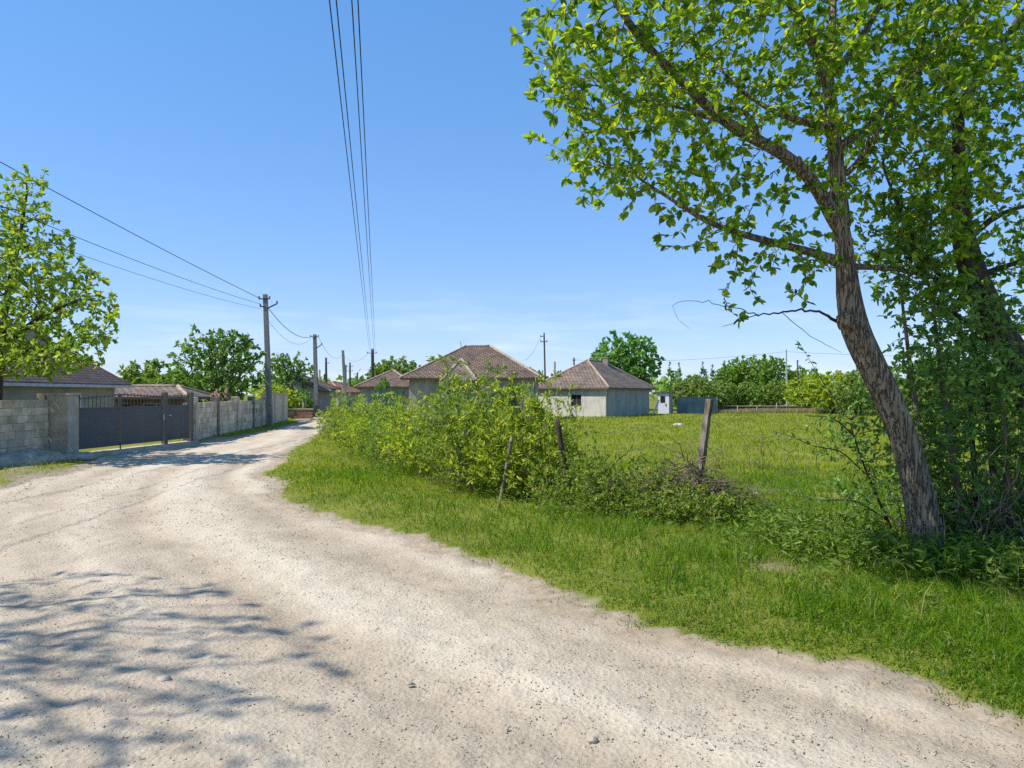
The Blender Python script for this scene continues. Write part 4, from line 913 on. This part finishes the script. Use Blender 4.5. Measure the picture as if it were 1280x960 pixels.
# bare vines and dead stems at the foot of the thicket
for k, (x0, x1, l_) in enumerate(((1185, 1240, 'tangle of dry pale vine stems on the ground, next to the big trunk'), (1235, 1300, 'tangle of dry pale vine stems under the saplings by the right edge'))):
    b = MB()
    for i in range(60):
        px = x0 + (x1 - x0) * rng.random(); Y = 6.95 + .7 * rng.random(); q = P(px, 700, Y); q[2] = .02
        n = 9; t = np.linspace(0, 1, n)[:, None]; d = A(rng.normal() * .5, rng.normal() * .25, .5 + .9 * rng.random())
        path = q + d * t + np.cumsum(rng.normal(size=(n, 3)) * .05, 0) - A(0, 0, .5) * t ** 2 * rng.random(); path[:, 2] = np.maximum(path[:, 2], .02)
        b.tube(path, np.linspace(.009, .003, n), 4)
    tag(b.build('dry_vines', M['twig'], None, True), l_, 'vines', 'dry vines under the thicket')

# --- tree in the left yard
yt = [
 [(-10, 520, 19.3, .2), (-6, 470, 19.3, .17), (2, 430, 19.3, .15)],
 [(2, 430, 19.3, .1), (20, 420, 19.0, .08), (45, 400, 18.8, .06), (70, 385, 18.5, .045), (100, 375, 18.2, .03)],
 [(2, 430, 19.3, .1), (8, 370, 19.4, .07), (20, 320, 19.5, .05), (30, 270, 19.6, .035), (35, 230, 19.6, .02)],
 [(0, 430, 19.3, .1), (-30, 370, 19.5, .07), (-50, 300, 19.8, .05), (-60, 230, 20, .03)],
 [(2, 425, 19.3, .08), (40, 440, 18.9, .05), (80, 435, 18.5, .03), (115, 425, 18.3, .02)],
 [(-5, 430, 19.3, .09), (-60, 420, 19.2, .06), (-110, 390, 19.2, .04)],
]
pts, par, fx = skeleton(yt, .25)
at = np.vstack([lobe(*q[:6], q[6] * 2.6) for q in ((20, 300, 75, 55, 19.4, 1.5, 9), (55, 350, 75, 45, 19.0, 1.5, 11), (60, 410, 80, 50, 18.7, 1.3, 12), (20, 450, 85, 30, 18.6, 1.2, 13), (105, 400, 42, 35, 18.4, .8, 12), (30, 250, 30, 40, 19.6, .7, 7), (-60, 330, 90, 100, 19.5, 2, 5), (70, 455, 45, 18, 18.3, .6, 14), (-70, 430, 80, 40, 19, 1.5, 6), (-20, 260, 60, 50, 19.6, 1, 6), (25, 425, 75, 40, 18.4, .8, 13), (40, 462, 60, 16, 18.2, .5, 16), (-10, 440, 60, 35, 18.4, .8, 12), (110, 365, 34, 22, 18.6, .8, 10), (80, 430, 60, 30, 18.3, .7, 14), (30, 350, 60, 60, 19.2, 1.2, 10), (15, 458, 45, 18, 18.0, .6, 60), (60, 452, 45, 20, 17.9, .6, 70), (95, 440, 40, 22, 17.9, .5, 70), (125, 412, 28, 18, 18.1, .5, 50), (140, 392, 16, 10, 18.1, .3, 60), (-5, 415, 60, 40, 18.6, .9, 16), (125, 375, 28, 22, 18.4, .6, 18), (35, 235, 28, 40, 19.6, .6, 12))])
pts, par = grow(pts, par, at, .14, 2.5, .19, 70, (0, 0, .12), .3)
r = radii(par, .006, 2.4, fx)
V, f = twigleaves(pts, par, r, .02, 2.6, .125, .65, 9, True, 1.0)
base = P(-10, 520, 19.3); base[2] = 0
foliage_thing('yard_tree', 'yellow-green tree with bare twig tips over the yard house roof at the left edge', 'tree', base, pts, par, r, (V, f), M['bark_dark'], M['leaf_yard'])
# --- roadside tree left of the frame, whose crown shades the road
pts0 = [(-9.6, 4.6, z) for z in np.arange(-.1, 4.2, .3)]; par0 = list(range(-1, len(pts0) - 1))
at = np.vstack([ell((-9.5, 4.2, 6.4), (2.4, 2.2, 1.4), 300), ell((-8.9, 3.1, 7.4), (2.0, 2.2, 1.0), 240), ell((-8.3, 2.2, 6.7), (1.7, 1.8, .8), 180), ell((-10.2, 4.2, 8.2), (1.8, 1.8, 1.0), 150)])
pts, par = grow(pts0, par0, at, .17, 9, .3, 60, (0, 0, .05), .3)
r = radii(par, .008, 2.2)
V, f = twigleaves(pts, par, r, .02, 2.2, .085, .6, 9, True, 1.3)
foliage_thing('roadside_tree', 'loose-crowned tree left of the road whose branches throw the dappled shade on the gravel', 'tree', A(-9.6, 4.6, 0), pts, par, r, (V, f), M['bark_dark'], M['leaf_yard'])

# --- walnut behind the long wall, and the rest of the middle distance
tw = template(4.9, 2.35, 1.2, 950, .17, .22, 2.2, 7, M['bark_dark'], M['leaf_walnut'], thr=.03, r0=.012, fine=True, skip=.12)
plant(tw, 'walnut_tree', 'dense dark green tree behind the long block wall, left of the nearest pole', 'tree', -14.9, 37.5, 1.04, 1.0)
plant(tw, 'walnut_tree', 'smaller dark green tree just right of the nearest concrete pole, above the rendered wall', 'tree', -18.3, 61, 1.05, 3.4)
tp = template(6.5, 3.6, 1.3, 900, .28, .45, 2.4, 8, M['bark_dark'], M['leaf_mid'], thr=.05, r0=.02, wid=.65)
tp2 = template(7.2, 3.2, 1.6, 850, .28, .45, 2.4, 8, M['bark_dark'], M['leaf_mid'], thr=.05, r0=.02, wid=.65)
tb = template(3.0, 2.0, .3, 520, .2, .3, 2.4, 7, M['bark_dark'], M['leaf_pale'], shape='bush', thr=.04, r0=.014, wid=.6, seedstems=4)
tcn = template(6.5, 1.3, .8, 420, .24, .4, 2.4, 6, M['bark_dark'], M['leaf_dark'], shape='cone', thr=.04, r0=.018, wid=.45)
plant(tb, 'fruit_tree', 'pale green bushy tree behind the gate, right of the yard house roof', 'tree', -22.3, 46, 1.2)
plant(tb, 'fruit_tree', 'light green bush behind the shed roof, left of the dense dark tree', 'tree', -18.6, 42, 1.0, mleaf=M['leaf_mid'])
plant(tb, 'vine_bush', 'bright green bush spilling over the end of the long wall', 'bush', -15.9, 50.5, (.75, .75, .72), mleaf=M['leaf_hedge'])
plant(tb, 'lilac_bush', 'green bush in front of the grey boarded shed', 'bush', -16.2, 57, (.5, .5, .65), mleaf=M['leaf_dark'])
plant(tb, 'vine_bush', 'dark green creeper mass at the corner of the low street house', 'bush', -9.9, 57.0, (.35, .35, .95), mleaf=M['leaf_dark'])
plant(tp2, 'round_tree', 'large round dark green tree behind the cottage chimney', 'tree', 11.6, 76, (1.22, 1.22, 1.1), 2.0, mleaf=M['leaf_dark'])
far = [
 ('conifer_tree', tcn, 'slender dark conifer right of the round dark tree', 838, 80, .78, None), ('conifer_tree', tcn, 'taller pointed conifer left of the pale bushes beyond the field', 848, 88, .82, None),
 ('pale_tree', tb, 'pale green bush above the blue-grey fence', 864, 66, 1.1, None), ('pale_tree', tb, 'pale bush at the right end of the blue-grey fence', 886, 68, .95, None),
 ('grey_conifer', tcn, 'hazy grey-green pointed tree left in the distant line beyond the field', 879, 150, 1.25, 'leaf_haze'), ('grey_conifer', tcn, 'hazy grey-green pointed tree second in the distant line beyond the field', 891, 150, 1.15, 'leaf_haze'), ('grey_conifer', tcn, 'hazy pointed tree left of the big light green tree', 905, 145, 1.25, 'leaf_mid'),
 ('grey_conifer', tcn, 'hazy pointed tree touching the big light green tree', 915, 140, 1.2, 'leaf_mid'),
 ('light_tree', tp, 'left half of the big light green pair of trees beyond the low wall', 932, 92, .98, None), ('light_tree', tp2, 'right half of the big light green pair of trees beyond the low wall', 962, 88, .86, 'leaf_mid'),
 ('bush', tb, 'yellow-green bush behind the left end of the low wall', 905, 78, 1.0, None), ('bush', tb, 'yellow-green bush behind the middle of the low wall', 930, 78, .95, 'leaf_mid'), ('bush', tb, 'yellow-green bush left of the slender white pole', 966, 80, 1.05, None),
 ('bush', tb, 'bright bush right of the dark thick-headed post', 1010, 70, 1.15, 'leaf_hedge'), ('bush', tb, 'bright bush left of the big leaning trunk, at the field edge', 1040, 62, 1.15, 'leaf_hedge'), ('bush', tb, 'bright bush showing just left of the big leaning trunk', 1075, 58, 1.1, None),
 ('light_tree', tp, 'green tree behind the slender white pole', 1005, 105, .85, None), ('light_tree', tp, 'green tree behind the big leaning trunk', 1090, 90, .85, None), ('light_tree', tp2, 'green tree glimpsed between the saplings', 1170, 85, .9, None), ('light_tree', tp, 'green tree glimpsed at the right edge behind the thicket', 1260, 80, .9, None),
 ('bush', tb, 'field-edge bush glimpsed between the saplings', 1150, 55, 1.0, None), ('bush', tb, 'field-edge bush glimpsed behind the second leaning trunk', 1215, 52, 1.0, None), ('bush', tb, 'field-edge bush at the right edge behind the thicket', 1290, 50, 1.0, None),
 ('pale_tree', tp, 'pale tree above the ridge of the low street house', 496, 112, 1.13, 'leaf_pale'), ('pale_tree', tp2, 'smaller pale tree between the low street house and the large hipped roof', 530, 118, .85, 'leaf_pale'),
 ('light_tree', tp, 'tree glimpsed right of the large hipped roof, left of the slanting pole', 662, 125, .93, 'leaf_mid'), ('light_tree', tp2, 'tree between the slanting pole and the cottage roof', 700, 130, .8, 'leaf_mid'),
 ('light_tree', tp, 'round tree at the end of the street, left of the red roof', 385, 125, .66, 'leaf_mid'), ('light_tree', tp2, 'bright tree behind the second concrete pole', 402, 118, .62, 'leaf_hedge'), ('light_tree', tp, 'distant tree above the left end of the hedge', 422, 135, .6, 'leaf_mid'), ('light_tree', tp, 'distant tree left of the wired pole', 452, 120, .62, 'leaf_mid'),
]
for nm, tpl, lab, px, Y, sc, ml in far:
    plant(tpl, nm, lab, 'bush' if nm == 'bush' else 'tree', (px - 640) / F * Y, Y, sc, group='trees and bushes beyond the field' if px > 800 else 'trees behind the houses', mleaf=M[ml] if ml else None)
# far woods closing the horizon
n = 9000; x = (rng.random(n) - .5) * 620; y = 190 + 60 * rng.random(n); hmax = 3.2 + 2.6 * vn(x, y, 14, 51) + 1.5 * vn(x, y, 5, 52)
pos = np.stack([x, y, hmax * rng.random(n) ** .6], -1)
V, f = leaves(pos, rng.normal(size=(n, 3)) + A(0, 0, .4), 1.5 + rng.random(n), .8, False)
tag(link('far_woods', mesh('far_woods', V, [f]), M['leaf_mid']), kind='stuff')

# --- plant with drooping fronds and red stump over the wall
fp = thing('frond_plant', 'ragged plant with a reddish stump and drooping pale fronds rising over the long wall', 'plant', (-13.3, 33.4, 0))
b = MB()
for dx, dy, h in ((0, 0, 1.95), (.22, .35, 2.0), (-.2, .55, 1.85), (.05, .8, 1.9)):
    b.tube([A(-13.3 + dx, 33.4 + dy, 0), A(-13.28 + dx, 33.42 + dy, h * .6), A(-13.22 + dx * 1.5, 33.4 + dy, h)], [.13, .11, .07], 7)
b.build('stump', M['stump_red'], fp, True)
def fronds(c, n, ln, wd):
    Vs, fs, k0 = [], [], 0
    for i in range(n):
        a = rng.random() * 6.28; l_ = ln * (.6 + .6 * rng.random()); t = np.linspace(0, 1, 7); o = A(math.cos(a), math.sin(a), 0); s = A(-o[1], o[0], 0)
        mid = np.asarray(c) + A(0, rng.random() * .8, 0) + t[:, None] * o * l_ * .8 + np.outer(.9 * t * .5 - 1.15 * t ** 2 * .9, A(0, 0, 1)) * l_
        wv = wd * np.sin(np.clip(t * 1.05 + .08, 0, 1) * math.pi)[:, None]
        Vs += [mid - s * wv, mid + s * wv]; j = np.arange(6); fs.append(np.stack([k0 + j, k0 + j + 1, k0 + 7 + j + 1, k0 + 7 + j], -1)); k0 += 14
    return np.vstack(Vs), np.vstack(fs)
V, f = fronds((-13.25, 33.3, 1.75), 16, 1.1, .07); link('fronds', mesh('fronds', V - A(-13.3, 33.4, 0), [f]), M['frond_dry'], fp)
V, f = fronds((-13.35, 31.6, 1.45), 14, .9, .05); fp2 = thing('yucca', 'green spiky plant rising over the wall behind its first block panel', 'plant', (-13.35, 31.6, 0)); link('fronds', mesh('fronds', V - A(-13.35, 31.6, 0), [f]), M['leaf_mid'], fp2); MB().tube([(-13.35, 32, 0), (-13.35, 32, 1.45)], .1, 7).build('trunk', M['bark_dark'], fp2, True)
V, f = fronds((-14.6, 51.8, 1.5), 22, 1.3, .06); fp3 = thing('yucca', 'palm-like plant with drooping leaves above the red brick wall', 'plant', (-14.6, 51.8, 0)); link('fronds', mesh('fronds', V - A(-14.6, 51.8, 0), [f]), M['leaf_mid'], fp3); MB().tube([(-14.6, 52.2, 0), (-14.6, 52.2, 1.5)], .1, 7).build('trunk', M['pole_tan'], fp3, True)

# --- hedge
def shrub_tpl(H, Rr, n, leaf, mleaf, per=3.8, tip=8, stems=6):
    P0, par0 = [], []
    for s in range(stems):
        a = rng.random() * 6.28; prev = -1; b_ = .1 + .12 * rng.random(); ln = .35 + rng.random() * .4
        for k in range(6): P0.append((math.cos(a) * b_ * (1 + k * .45), math.sin(a) * b_ * (1 + k * .45), -.03 + ln * k / 5)); par0.append(prev); prev = len(P0) - 1
    at = ell((0, 0, H * .52), (Rr, Rr, H * .5), n, .5); at = at[at[:, 2] > .12]
    sh_ = np.stack([rng.normal(size=10) * Rr * .5, rng.normal(size=10) * Rr * .5, H * (1.0 + .22 * rng.random(10))], -1)
    at = np.vstack([at, sh_])
    pts, par = grow(P0, par0, at, .075, 3, .1, 50, (0, 0, .25), .3)
    r = radii(par, .0025, 2.5)
    idx = (r < .008)
    n_ = len(pts); hk = np.zeros(n_, bool); hk[par[par >= 0]] = True
    ii = np.where((r < .009) & (par >= 0))[0]; cnt = np.floor(np.where(hk[ii], per, per + tip) + rng.random(len(ii))).astype(int); ii = np.repeat(ii, cnt)
    seg = unit(pts[ii] - pts[par[ii]]); d = seg * .7 + unit(rng.normal(size=(len(ii), 3))) * .75 + A(0, 0, .3)
    V, f = leaves(pts[ii] + rng.normal(size=(len(ii), 3)) * .02, d, leaf * (.5 + .85 * rng.random(len(ii))), .36, True)
    return wood(pts, par, r).data('stems', smooth=True), mesh('foliage', V, [f]), M['twig'], mleaf
shr = [shrub_tpl(1.5, .8, 420, .085, M['leaf_hedge']), shrub_tpl(1.7, .75, 420, .08, M['leaf_hedge']), shrub_tpl(1.35, .85, 380, .085, M['leaf_hedge']), shrub_tpl(1.6, .7, 300, .075, M['leaf_hedge'], 2.4, 5, 8)]
hp = [(-6.3, 26.8, 1.0), (-5.5, 24.4, 1.0), (-4.8, 22.4, 1.0), (-4.2, 20.6, 1.02), (-3.6, 19.1, 1.03), (-3.05, 17.7, 1.05), (-2.55, 16.5, 1.05), (-2.1, 15.4, 1.08), (-1.65, 14.4, 1.1), (-1.2, 13.6, 1.12), (-.8, 12.5, 1.14), (-.35, 11.9, 1.1), (.12, 11.6, 1.08), (.6, 11.3, 1.0), (-4.4, 22.9, .95), (-2.6, 18.2, 1.0), (-.9, 14.5, 1.05), (.25, 12.9, 1.05)]
ORD = 'first second third fourth fifth sixth seventh eighth ninth tenth eleventh twelfth thirteenth fourteenth'.split()
bk = ['at the road bend behind the front row', 'left of its middle, behind the front row', 'right of its middle, behind the front row', 'near its right end, behind the front row']
ZS = [.85, .85, .85, .85, .82, .8, .8, .84, .93, 1.03, 1.04, .98, .94, .9, .85, .8, .9, .85]
for k, (x, y, s) in enumerate(hp):
    tpl = shr[(k * 7 + k // 3) % 4]
    lab = f'yellow-green shrub of the roadside hedge, {ORD[k]} from the road bend' if k < 14 else f'yellow-green shrub of the hedge {bk[k - 14]}'
    t = thing('hedge_shrub', lab, 'shrub', (x, y, gz(x, y)[0]), 'shrubs of the roadside hedge', rng.random() * 6.28, (s * 1.04, s * 1.04, ZS[k] * (1.0 + .1 * rng.random())))
    link('stems', tpl[0], tpl[2], t); fo = link('foliage', tpl[1], tpl[3], t)
    if k % 4 == 2: fo.material_slots[0].link = 'OBJECT'; fo.material_slots[0].material = M['leaf_pale' if k % 8 == 2 else 'leaf_mid']
# dark-stemmed shrub at the right end of the hedge
pts, par, fx = skeleton([[(700, 640, 11.4, .035), (690, 610, 11.4, .03), (675, 585, 11.5, .026), (660, 550, 11.5, .02), (650, 515, 11.6, .014), (640, 480, 11.6, .008)],
  [(675, 585, 11.5, .02), (690, 560, 11.3, .012), (705, 545, 11.2, .006)], [(704, 640, 11.4, .03), (715, 605, 11.4, .02), (730, 580, 11.4, .012), (760, 575, 11.3, .006)], [(715, 605, 11.4, .015), (745, 600, 11.5, .01), (790, 560, 11.5, .005)], [(655, 530, 11.5, .012), (680, 500, 11.4, .008), (695, 470, 11.3, .004)], [(650, 515, 11.6, .01), (620, 490, 11.8, .006), (600, 470, 12, .004)]], .08)
at = np.vstack([lobe(*q) for q in ((650, 510, 45, 40, 11.6, .5, 80), (690, 590, 45, 40, 11.4, .5, 55), (740, 590, 40, 35, 11.4, .4, 60), (640, 475, 25, 18, 11.7, .3, 60), (690, 540, 40, 35, 11.4, .4, 50))])
pts, par = grow(pts, par, at, .07, 1.5, .1, 40, (0, 0, .1), .4); r = radii(par, .0026, 2.5, fx)
V, f = twigleaves(pts, par, r, .009, 2.2, .08, .45, 5, True, 1.0); base = P(700, 640, 11.4); base[2] = 0
foliage_thing('dark_stemmed_shrub', 'open shrub with crooked dark stems at the right end of the hedge', 'shrub', base, pts, par, r, (V, f), M['bark_dark'], M['leaf_hedge'], crownname='foliage', trunkname='stems')

# --- fence posts and wire
def crooked(name, label, pth, rad, m, k=7, cat='post', group='old fence posts', square=False):
    q = resample(pth, .12); q[1:-1] += rng.normal(size=(len(q) - 2, 3)) * rad * .06
    rr = np.full(len(q), rad) * (1 + rng.normal(size=len(q)) * .06); rr[-1] *= .85
    return tag(MB().tube(q, rr, k).build(name, m, None, not square), label, cat, group)
fb = A(2.42, 10.0, -.1); ft = P(887, 499, 9.95)
crooked('fence_post', 'weathered square concrete post leaning right above the brush heap', [fb, ft], .058, M['concrete_old'], 4, square=True)
crooked('fence_post', 'thin pale pole leaning inside the hedge', [P(623, 640, 11.2), P(640, 545, 11.1)], .028, M['twig_grey'], 6)
crooked('fence_post', 'dark rotten wooden post at the right end of the hedge', [P(711, 645, 10.8), P(706, 580, 10.8), P(696, 524, 10.8)], .042, M['bark_dark'], 7)
wf = thing('wire_fence', 'rusty slack wire strands strung from the leaning concrete post', 'wire fence', (2.6, 10.5, 0))
def strand(p, q, sag, jit, n=40):
    t = np.linspace(0, 1, n)[:, None]; path = p + (q - p) * t; path[:, 2] -= (4 * sag * t * (1 - t))[:, 0]
    j = np.cumsum(rng.normal(size=(n, 3)), 0) * jit; j -= j[0] + (j[-1] - j[0]) * t; return path + j
tr_ = P(1100, 480, 7.2)
for z0, z1, sg in ((1.42, 1.45, .28), (1.05, 1.0, .22), (.7, .62, .12)):
    MB().tube(strand(A(2.65, 10.4, z0), A(3.9, 7.4, z1), sg, .012), .0035, 3, False).build('wire_strand', M['rust_wire'], wf)
    MB().tube(strand(A(.75, 11.6, z0 - .15), A(2.62, 10.42, z0), .15, .012), .0035, 3, False).build('wire_strand', M['rust_wire'], wf)
for i in range(26):
    u = rng.random(); c = A(2.65, 10.4, .6) + (A(3.9, 7.4, .6) - A(2.65, 10.4, .6)) * u + A(0, 0, rng.random() * .7); n = 12; a0 = rng.random() * 6.28
    an = a0 + np.linspace(0, 1.5 + 2.5 * rng.random(), n); rr = .1 + .22 * rng.random()
    MB().tube(np.stack([c[0] + rr * np.cos(an), c[1] + .3 * rr * np.sin(an * 1.3) + 0 * an, c[2] + rr * np.sin(an)], -1) + np.cumsum(rng.normal(size=(n, 3)) * .008, 0), .003, 3, False).build('wire_loop', M['rust_wire'], wf)
# brush heap
def brush(name, label, c, rad, n, m, rt=.006):
    b = MB()
    for i in range(n):
        a = rng.random() * 6.28; q = rng.random() ** .6; p0 = A(c[0] + rad[0] * q * math.cos(a), c[1] + rad[1] * q * math.sin(a), .02 + rad[2] * (1 - q ** 2) * rng.random())
        d = unit(A(rng.normal(), rng.normal() * .7, rng.normal() * .45 + .15)) * (.25 + .5 * rng.random()); k = 8; t = np.linspace(0, 1, k)[:, None]
        path = p0 + d * t + np.cumsum(rng.normal(size=(k, 3)) * .028, 0) - A(0, 0, .35) * t ** 2 * rng.random(); path[:, 2] = np.maximum(path[:, 2], .02)
        b.tube(path, np.linspace(rt, rt * .4, k), 3, False)
    return tag(b.build(name, m, None, True), label, 'brush heap')
brush('brush_heap', 'heap of grey-brown dry brambles around the leaning concrete post', (2.42, 9.85, 0), (.7, .5, .85), 620, M['twig'], .0075)
brush('brush_heap', 'low sprawl of dry grey twigs left of the leaning concrete post', (1.55, 10.5, 0), (.8, .5, .6), 320, M['twig_grey'], .006)
brush('brush_heap', 'dry brown stalks matted in the foot of the hedge', (-.55, 12.4, 0), (.8, .5, .75), 200, M['twig'], .005)
for bx, by, hb, rb_, lab in ((1.5, 10.0, .95, .85, 'low leafy bramble left of the leaning concrete post'), (2.75, 10.05, .5, .6, 'small bramble sprawling at the foot of the leaning concrete post'), (.95, 10.6, .9, .75, 'loose green bramble between the hedge and the brush heap'), (2.2, 9.35, .6, .8, 'green bramble mound in front of the brush heap and the leaning post'), (3.6, 8.2, .45, .6, 'low weedy bush on the grass left of the big tree')):
    st = [(bx + .2 * math.cos(q), by + .2 * math.sin(q), 0) for q in range(6)]
    at = ell((bx, by, hb * .45), (rb_, rb_ * .8, hb * .55), 900, .5); at = at[at[:, 2] > .05]
    pts, par = grow(st, [-1] * 6, at, .06, 3, .08, 40, (0, 0, .1), .4); r = radii(par, .0022, 2.6)
    lv = twigleaves(pts, par, r, .007, 2.2, .055, .5, 5, True, 1.0)
    foliage_thing('bramble', lab, 'bush', A(bx, by, 0), pts, par, r, lv, M['twig'], M['leaf_bramble'], 'brambles along the old fence', trunkname='stems', crownname='foliage')
b = MB(); b.tube(strand(A(2.8, 9.9, .5), A(3.55, 8.2, .03), .05, .01), .011, 5); tag(b.build('fallen_branch', M['bark_dark'], None, True), 'thin dark branch lying from the brush heap down to the grass', 'branch')

# ================================================================== GRASS AND WEEDS
def blades(x, y, Ln, Wd, lean=.5):
    n = len(x); z = gz(x, y) - .01; p = np.stack([x, y, z], -1); a = rng.random(n) * 6.283; o = np.stack([np.cos(a), np.sin(a), 0 * a], -1)
    b_ = rng.random(n) * 6.283; s = np.stack([np.cos(b_), np.sin(b_), 0 * b_], -1) * (Wd / 2)[:, None]; k = (lean * (.3 + rng.random(n)))[:, None]; Lc = Ln[:, None]; up = A(0, 0, 1)
    V = np.stack([p - s, p + s, p + up * Lc * .55 + o * Lc * k * .3 + s * .75, p + up * Lc * .55 + o * Lc * k * .3 - s * .75, p + up * Lc * (.95 - .25 * k) + o * Lc * k * .95], 1).reshape(-1, 3)
    i = (np.arange(n) * 5)[:, None]; return V, i + np.array([[0, 1, 2, 3]]), i + np.array([[3, 2, 4]])
def sample(n, y0, y1, x0=-1.05, x1=1.1, pw=1.0):
    y = y0 * (y1 / y0) ** (rng.random(n) ** pw); x = (x0 + (x1 - x0) * rng.random(n)) * y; return x, y
def right_of_wall(x, y):  # inside the left yards no grass is needed
    return ~((x < -12.2 - np.clip(y - 26, 0, 99) * .125) & (y < 60))
def lay(name, n, y0, y1, m, dens, L0, L1, W, lean=.5, x0=-1.05, x1=1.1):
    x, y = sample(n, y0, y1, x0, x1); e = edged(x, y)
    k = (e > -.05) & right_of_wall(x, y) & (rng.random(len(x)) < dens(x, y, e)); x, y, e = x[k], y[k], e[k]
    far_ = np.clip(y / 9, 1, 5)
    Ln = (L0 + (L1 - L0) * rng.random(len(x))) * np.clip(.4 + e * .8, .4, 1) * (.75 + .5 * vn(x, y, .8, 61)) * far_ ** .3; Wd = W * (.7 + .6 * rng.random(len(x))) * far_
    V, q, t = blades(x, y, Ln, Wd, lean)
    return tag(link(name, mesh(name, V, [q, t]), m), kind='stuff')
lush = lambda x, y: sm(.42, .62, vn(x, y, 2.6, 62) * .6 + vn(x, y, .8, 63) * .4 + .2 * (y < 12) - .25 * (y > 16))
shade = lambda x, y, e: sm(-.05, .22, e) * (1 - .8 * bare(x, y)) * (.45 + .55 * sm(.25, .6, vn(x, y, .5, 64)))
lay('grass', 250000, 3.2, 17, M['grass_lush'], lambda x, y, e: shade(x, y, e) * lush(x, y), .05, .15, .0075, 1.1, -.7, 1.5)
lay('grass', 230000, 3.2, 17, M['grass'], lambda x, y, e: shade(x, y, e) * (1 - .75 * lush(x, y)), .04, .13, .0075, 1.15, -.8, 1.5)
lay('grass', 190000, 13, 80, M['grass'], lambda x, y, e: shade(x, y, e), .06, .13, .008, .5)
lay('dry_grass', 120000, 3.2, 18, M['grass_dry'], lambda x, y, e: np.maximum(np.maximum(.8 * (1 - sm(.25, 1.0, e)), bare(x, y)), .1) * (.3 + .7 * vn(x, y, .7, 66)), .03, .1, .006, 1.1, -.8, 1.1)
lay('dry_grass', 26000, 15, 80, M['grass_dry'], lambda x, y, e: .06 + .35 * sm(.55, .8, vn(x, y, 3.5, 67)), .06, .14, .006, .6)
lay('grass', 60000, 3.6, 17, M['grass_lush'], lambda x, y, e: sm(.35, 1.0, e) * (1 - bare(x, y)) * sm(.62, .78, vn(x, y, .45, 68)), .13, .3, .0085, .9, -.7, 1.1)
lay('dry_grass', 2600, 4.2, 16, M['grass_dry'], lambda x, y, e: sm(.5, 1.2, e) * .7, .2, .42, .004, .35, -.6, 1.1)
x = 18 + 10.5 * rng.random(9000); y = 63.5 + 5 * rng.random(9000); V, q, t = blades(x, y, .25 + .25 * rng.random(9000), np.full(9000, .03), .5)
tag(link('dry_grass', mesh('dry_grass', V, [q, t]), M['grass_dry']), kind='stuff')
# weeds: leafy clumps
def weeds(n, pick, m, size, h, per=16, wid=.5):
    x, y = pick(n); z = gz(x, y); idx = np.repeat(np.arange(len(x)), per); N = len(idx)
    hh_ = h * (.5 + .8 * rng.random(len(x)))[idx]; t = rng.random(N)
    pos = np.stack([x[idx], y[idx], z[idx]], -1) + rng.normal(size=(N, 3)) * A(.035, .035, 0) * (1 + 2 * hh_[:, None]); pos[:, 2] += hh_ * t
    d = rng.normal(size=(N, 3)) * A(1, 1, .4) + A(0, 0, .45)
    V, f = leaves(pos, d, size * (.5 + .9 * rng.random(N)), wid, True); return link('weeds', mesh('weeds', V, [f]), m)
def blob(*cs):
    def pk(n):
        k = rng.integers(0, len(cs), n); c = np.array(cs)[k]; v = rng.normal(size=(n, 2)) * .5; x = c[:, 0] + v[:, 0] * c[:, 2]; y = c[:, 1] + v[:, 1] * c[:, 3]
        ok = edged(x, y) > .25; return x[ok], y[ok]
    return pk
tag(weeds(650, blob((1.2, 10.2, 1.2, .8), (2.2, 9.4, 1.0, .7), (.5, 11.3, 1.0, .8), (2.9, 9.3, .7, .7), (-.3, 12.1, 1.2, .7), (1.6, 9.7, 1.3, .6), (-2.3, 15.3, 1.0, 1.5), (-4, 19, 1, 2)), M['leaf_weed'], .055, .3, 22, .36), kind='stuff')
tag(weeds(900, blob((4.2, 6.6, 1.2, .5), (5.2, 6.3, 1.3, .7), (4.6, 7.6, 1.2, .9), (3.4, 7.4, .9, .6), (5.8, 7.2, 1.2, 1), (3.2, 8.2, .8, .6)), M['leaf_weed'], .085, .28, 18, .26), kind='stuff')
tag(weeds(1000, lambda n: (lambda x, y: (x[edged(x, y) > .4], y[edged(x, y) > .4]))(*sample(n, 4.2, 16, -.55, 1.05)), M['leaf_weed'], .045, .08, 9, .4), kind='stuff')
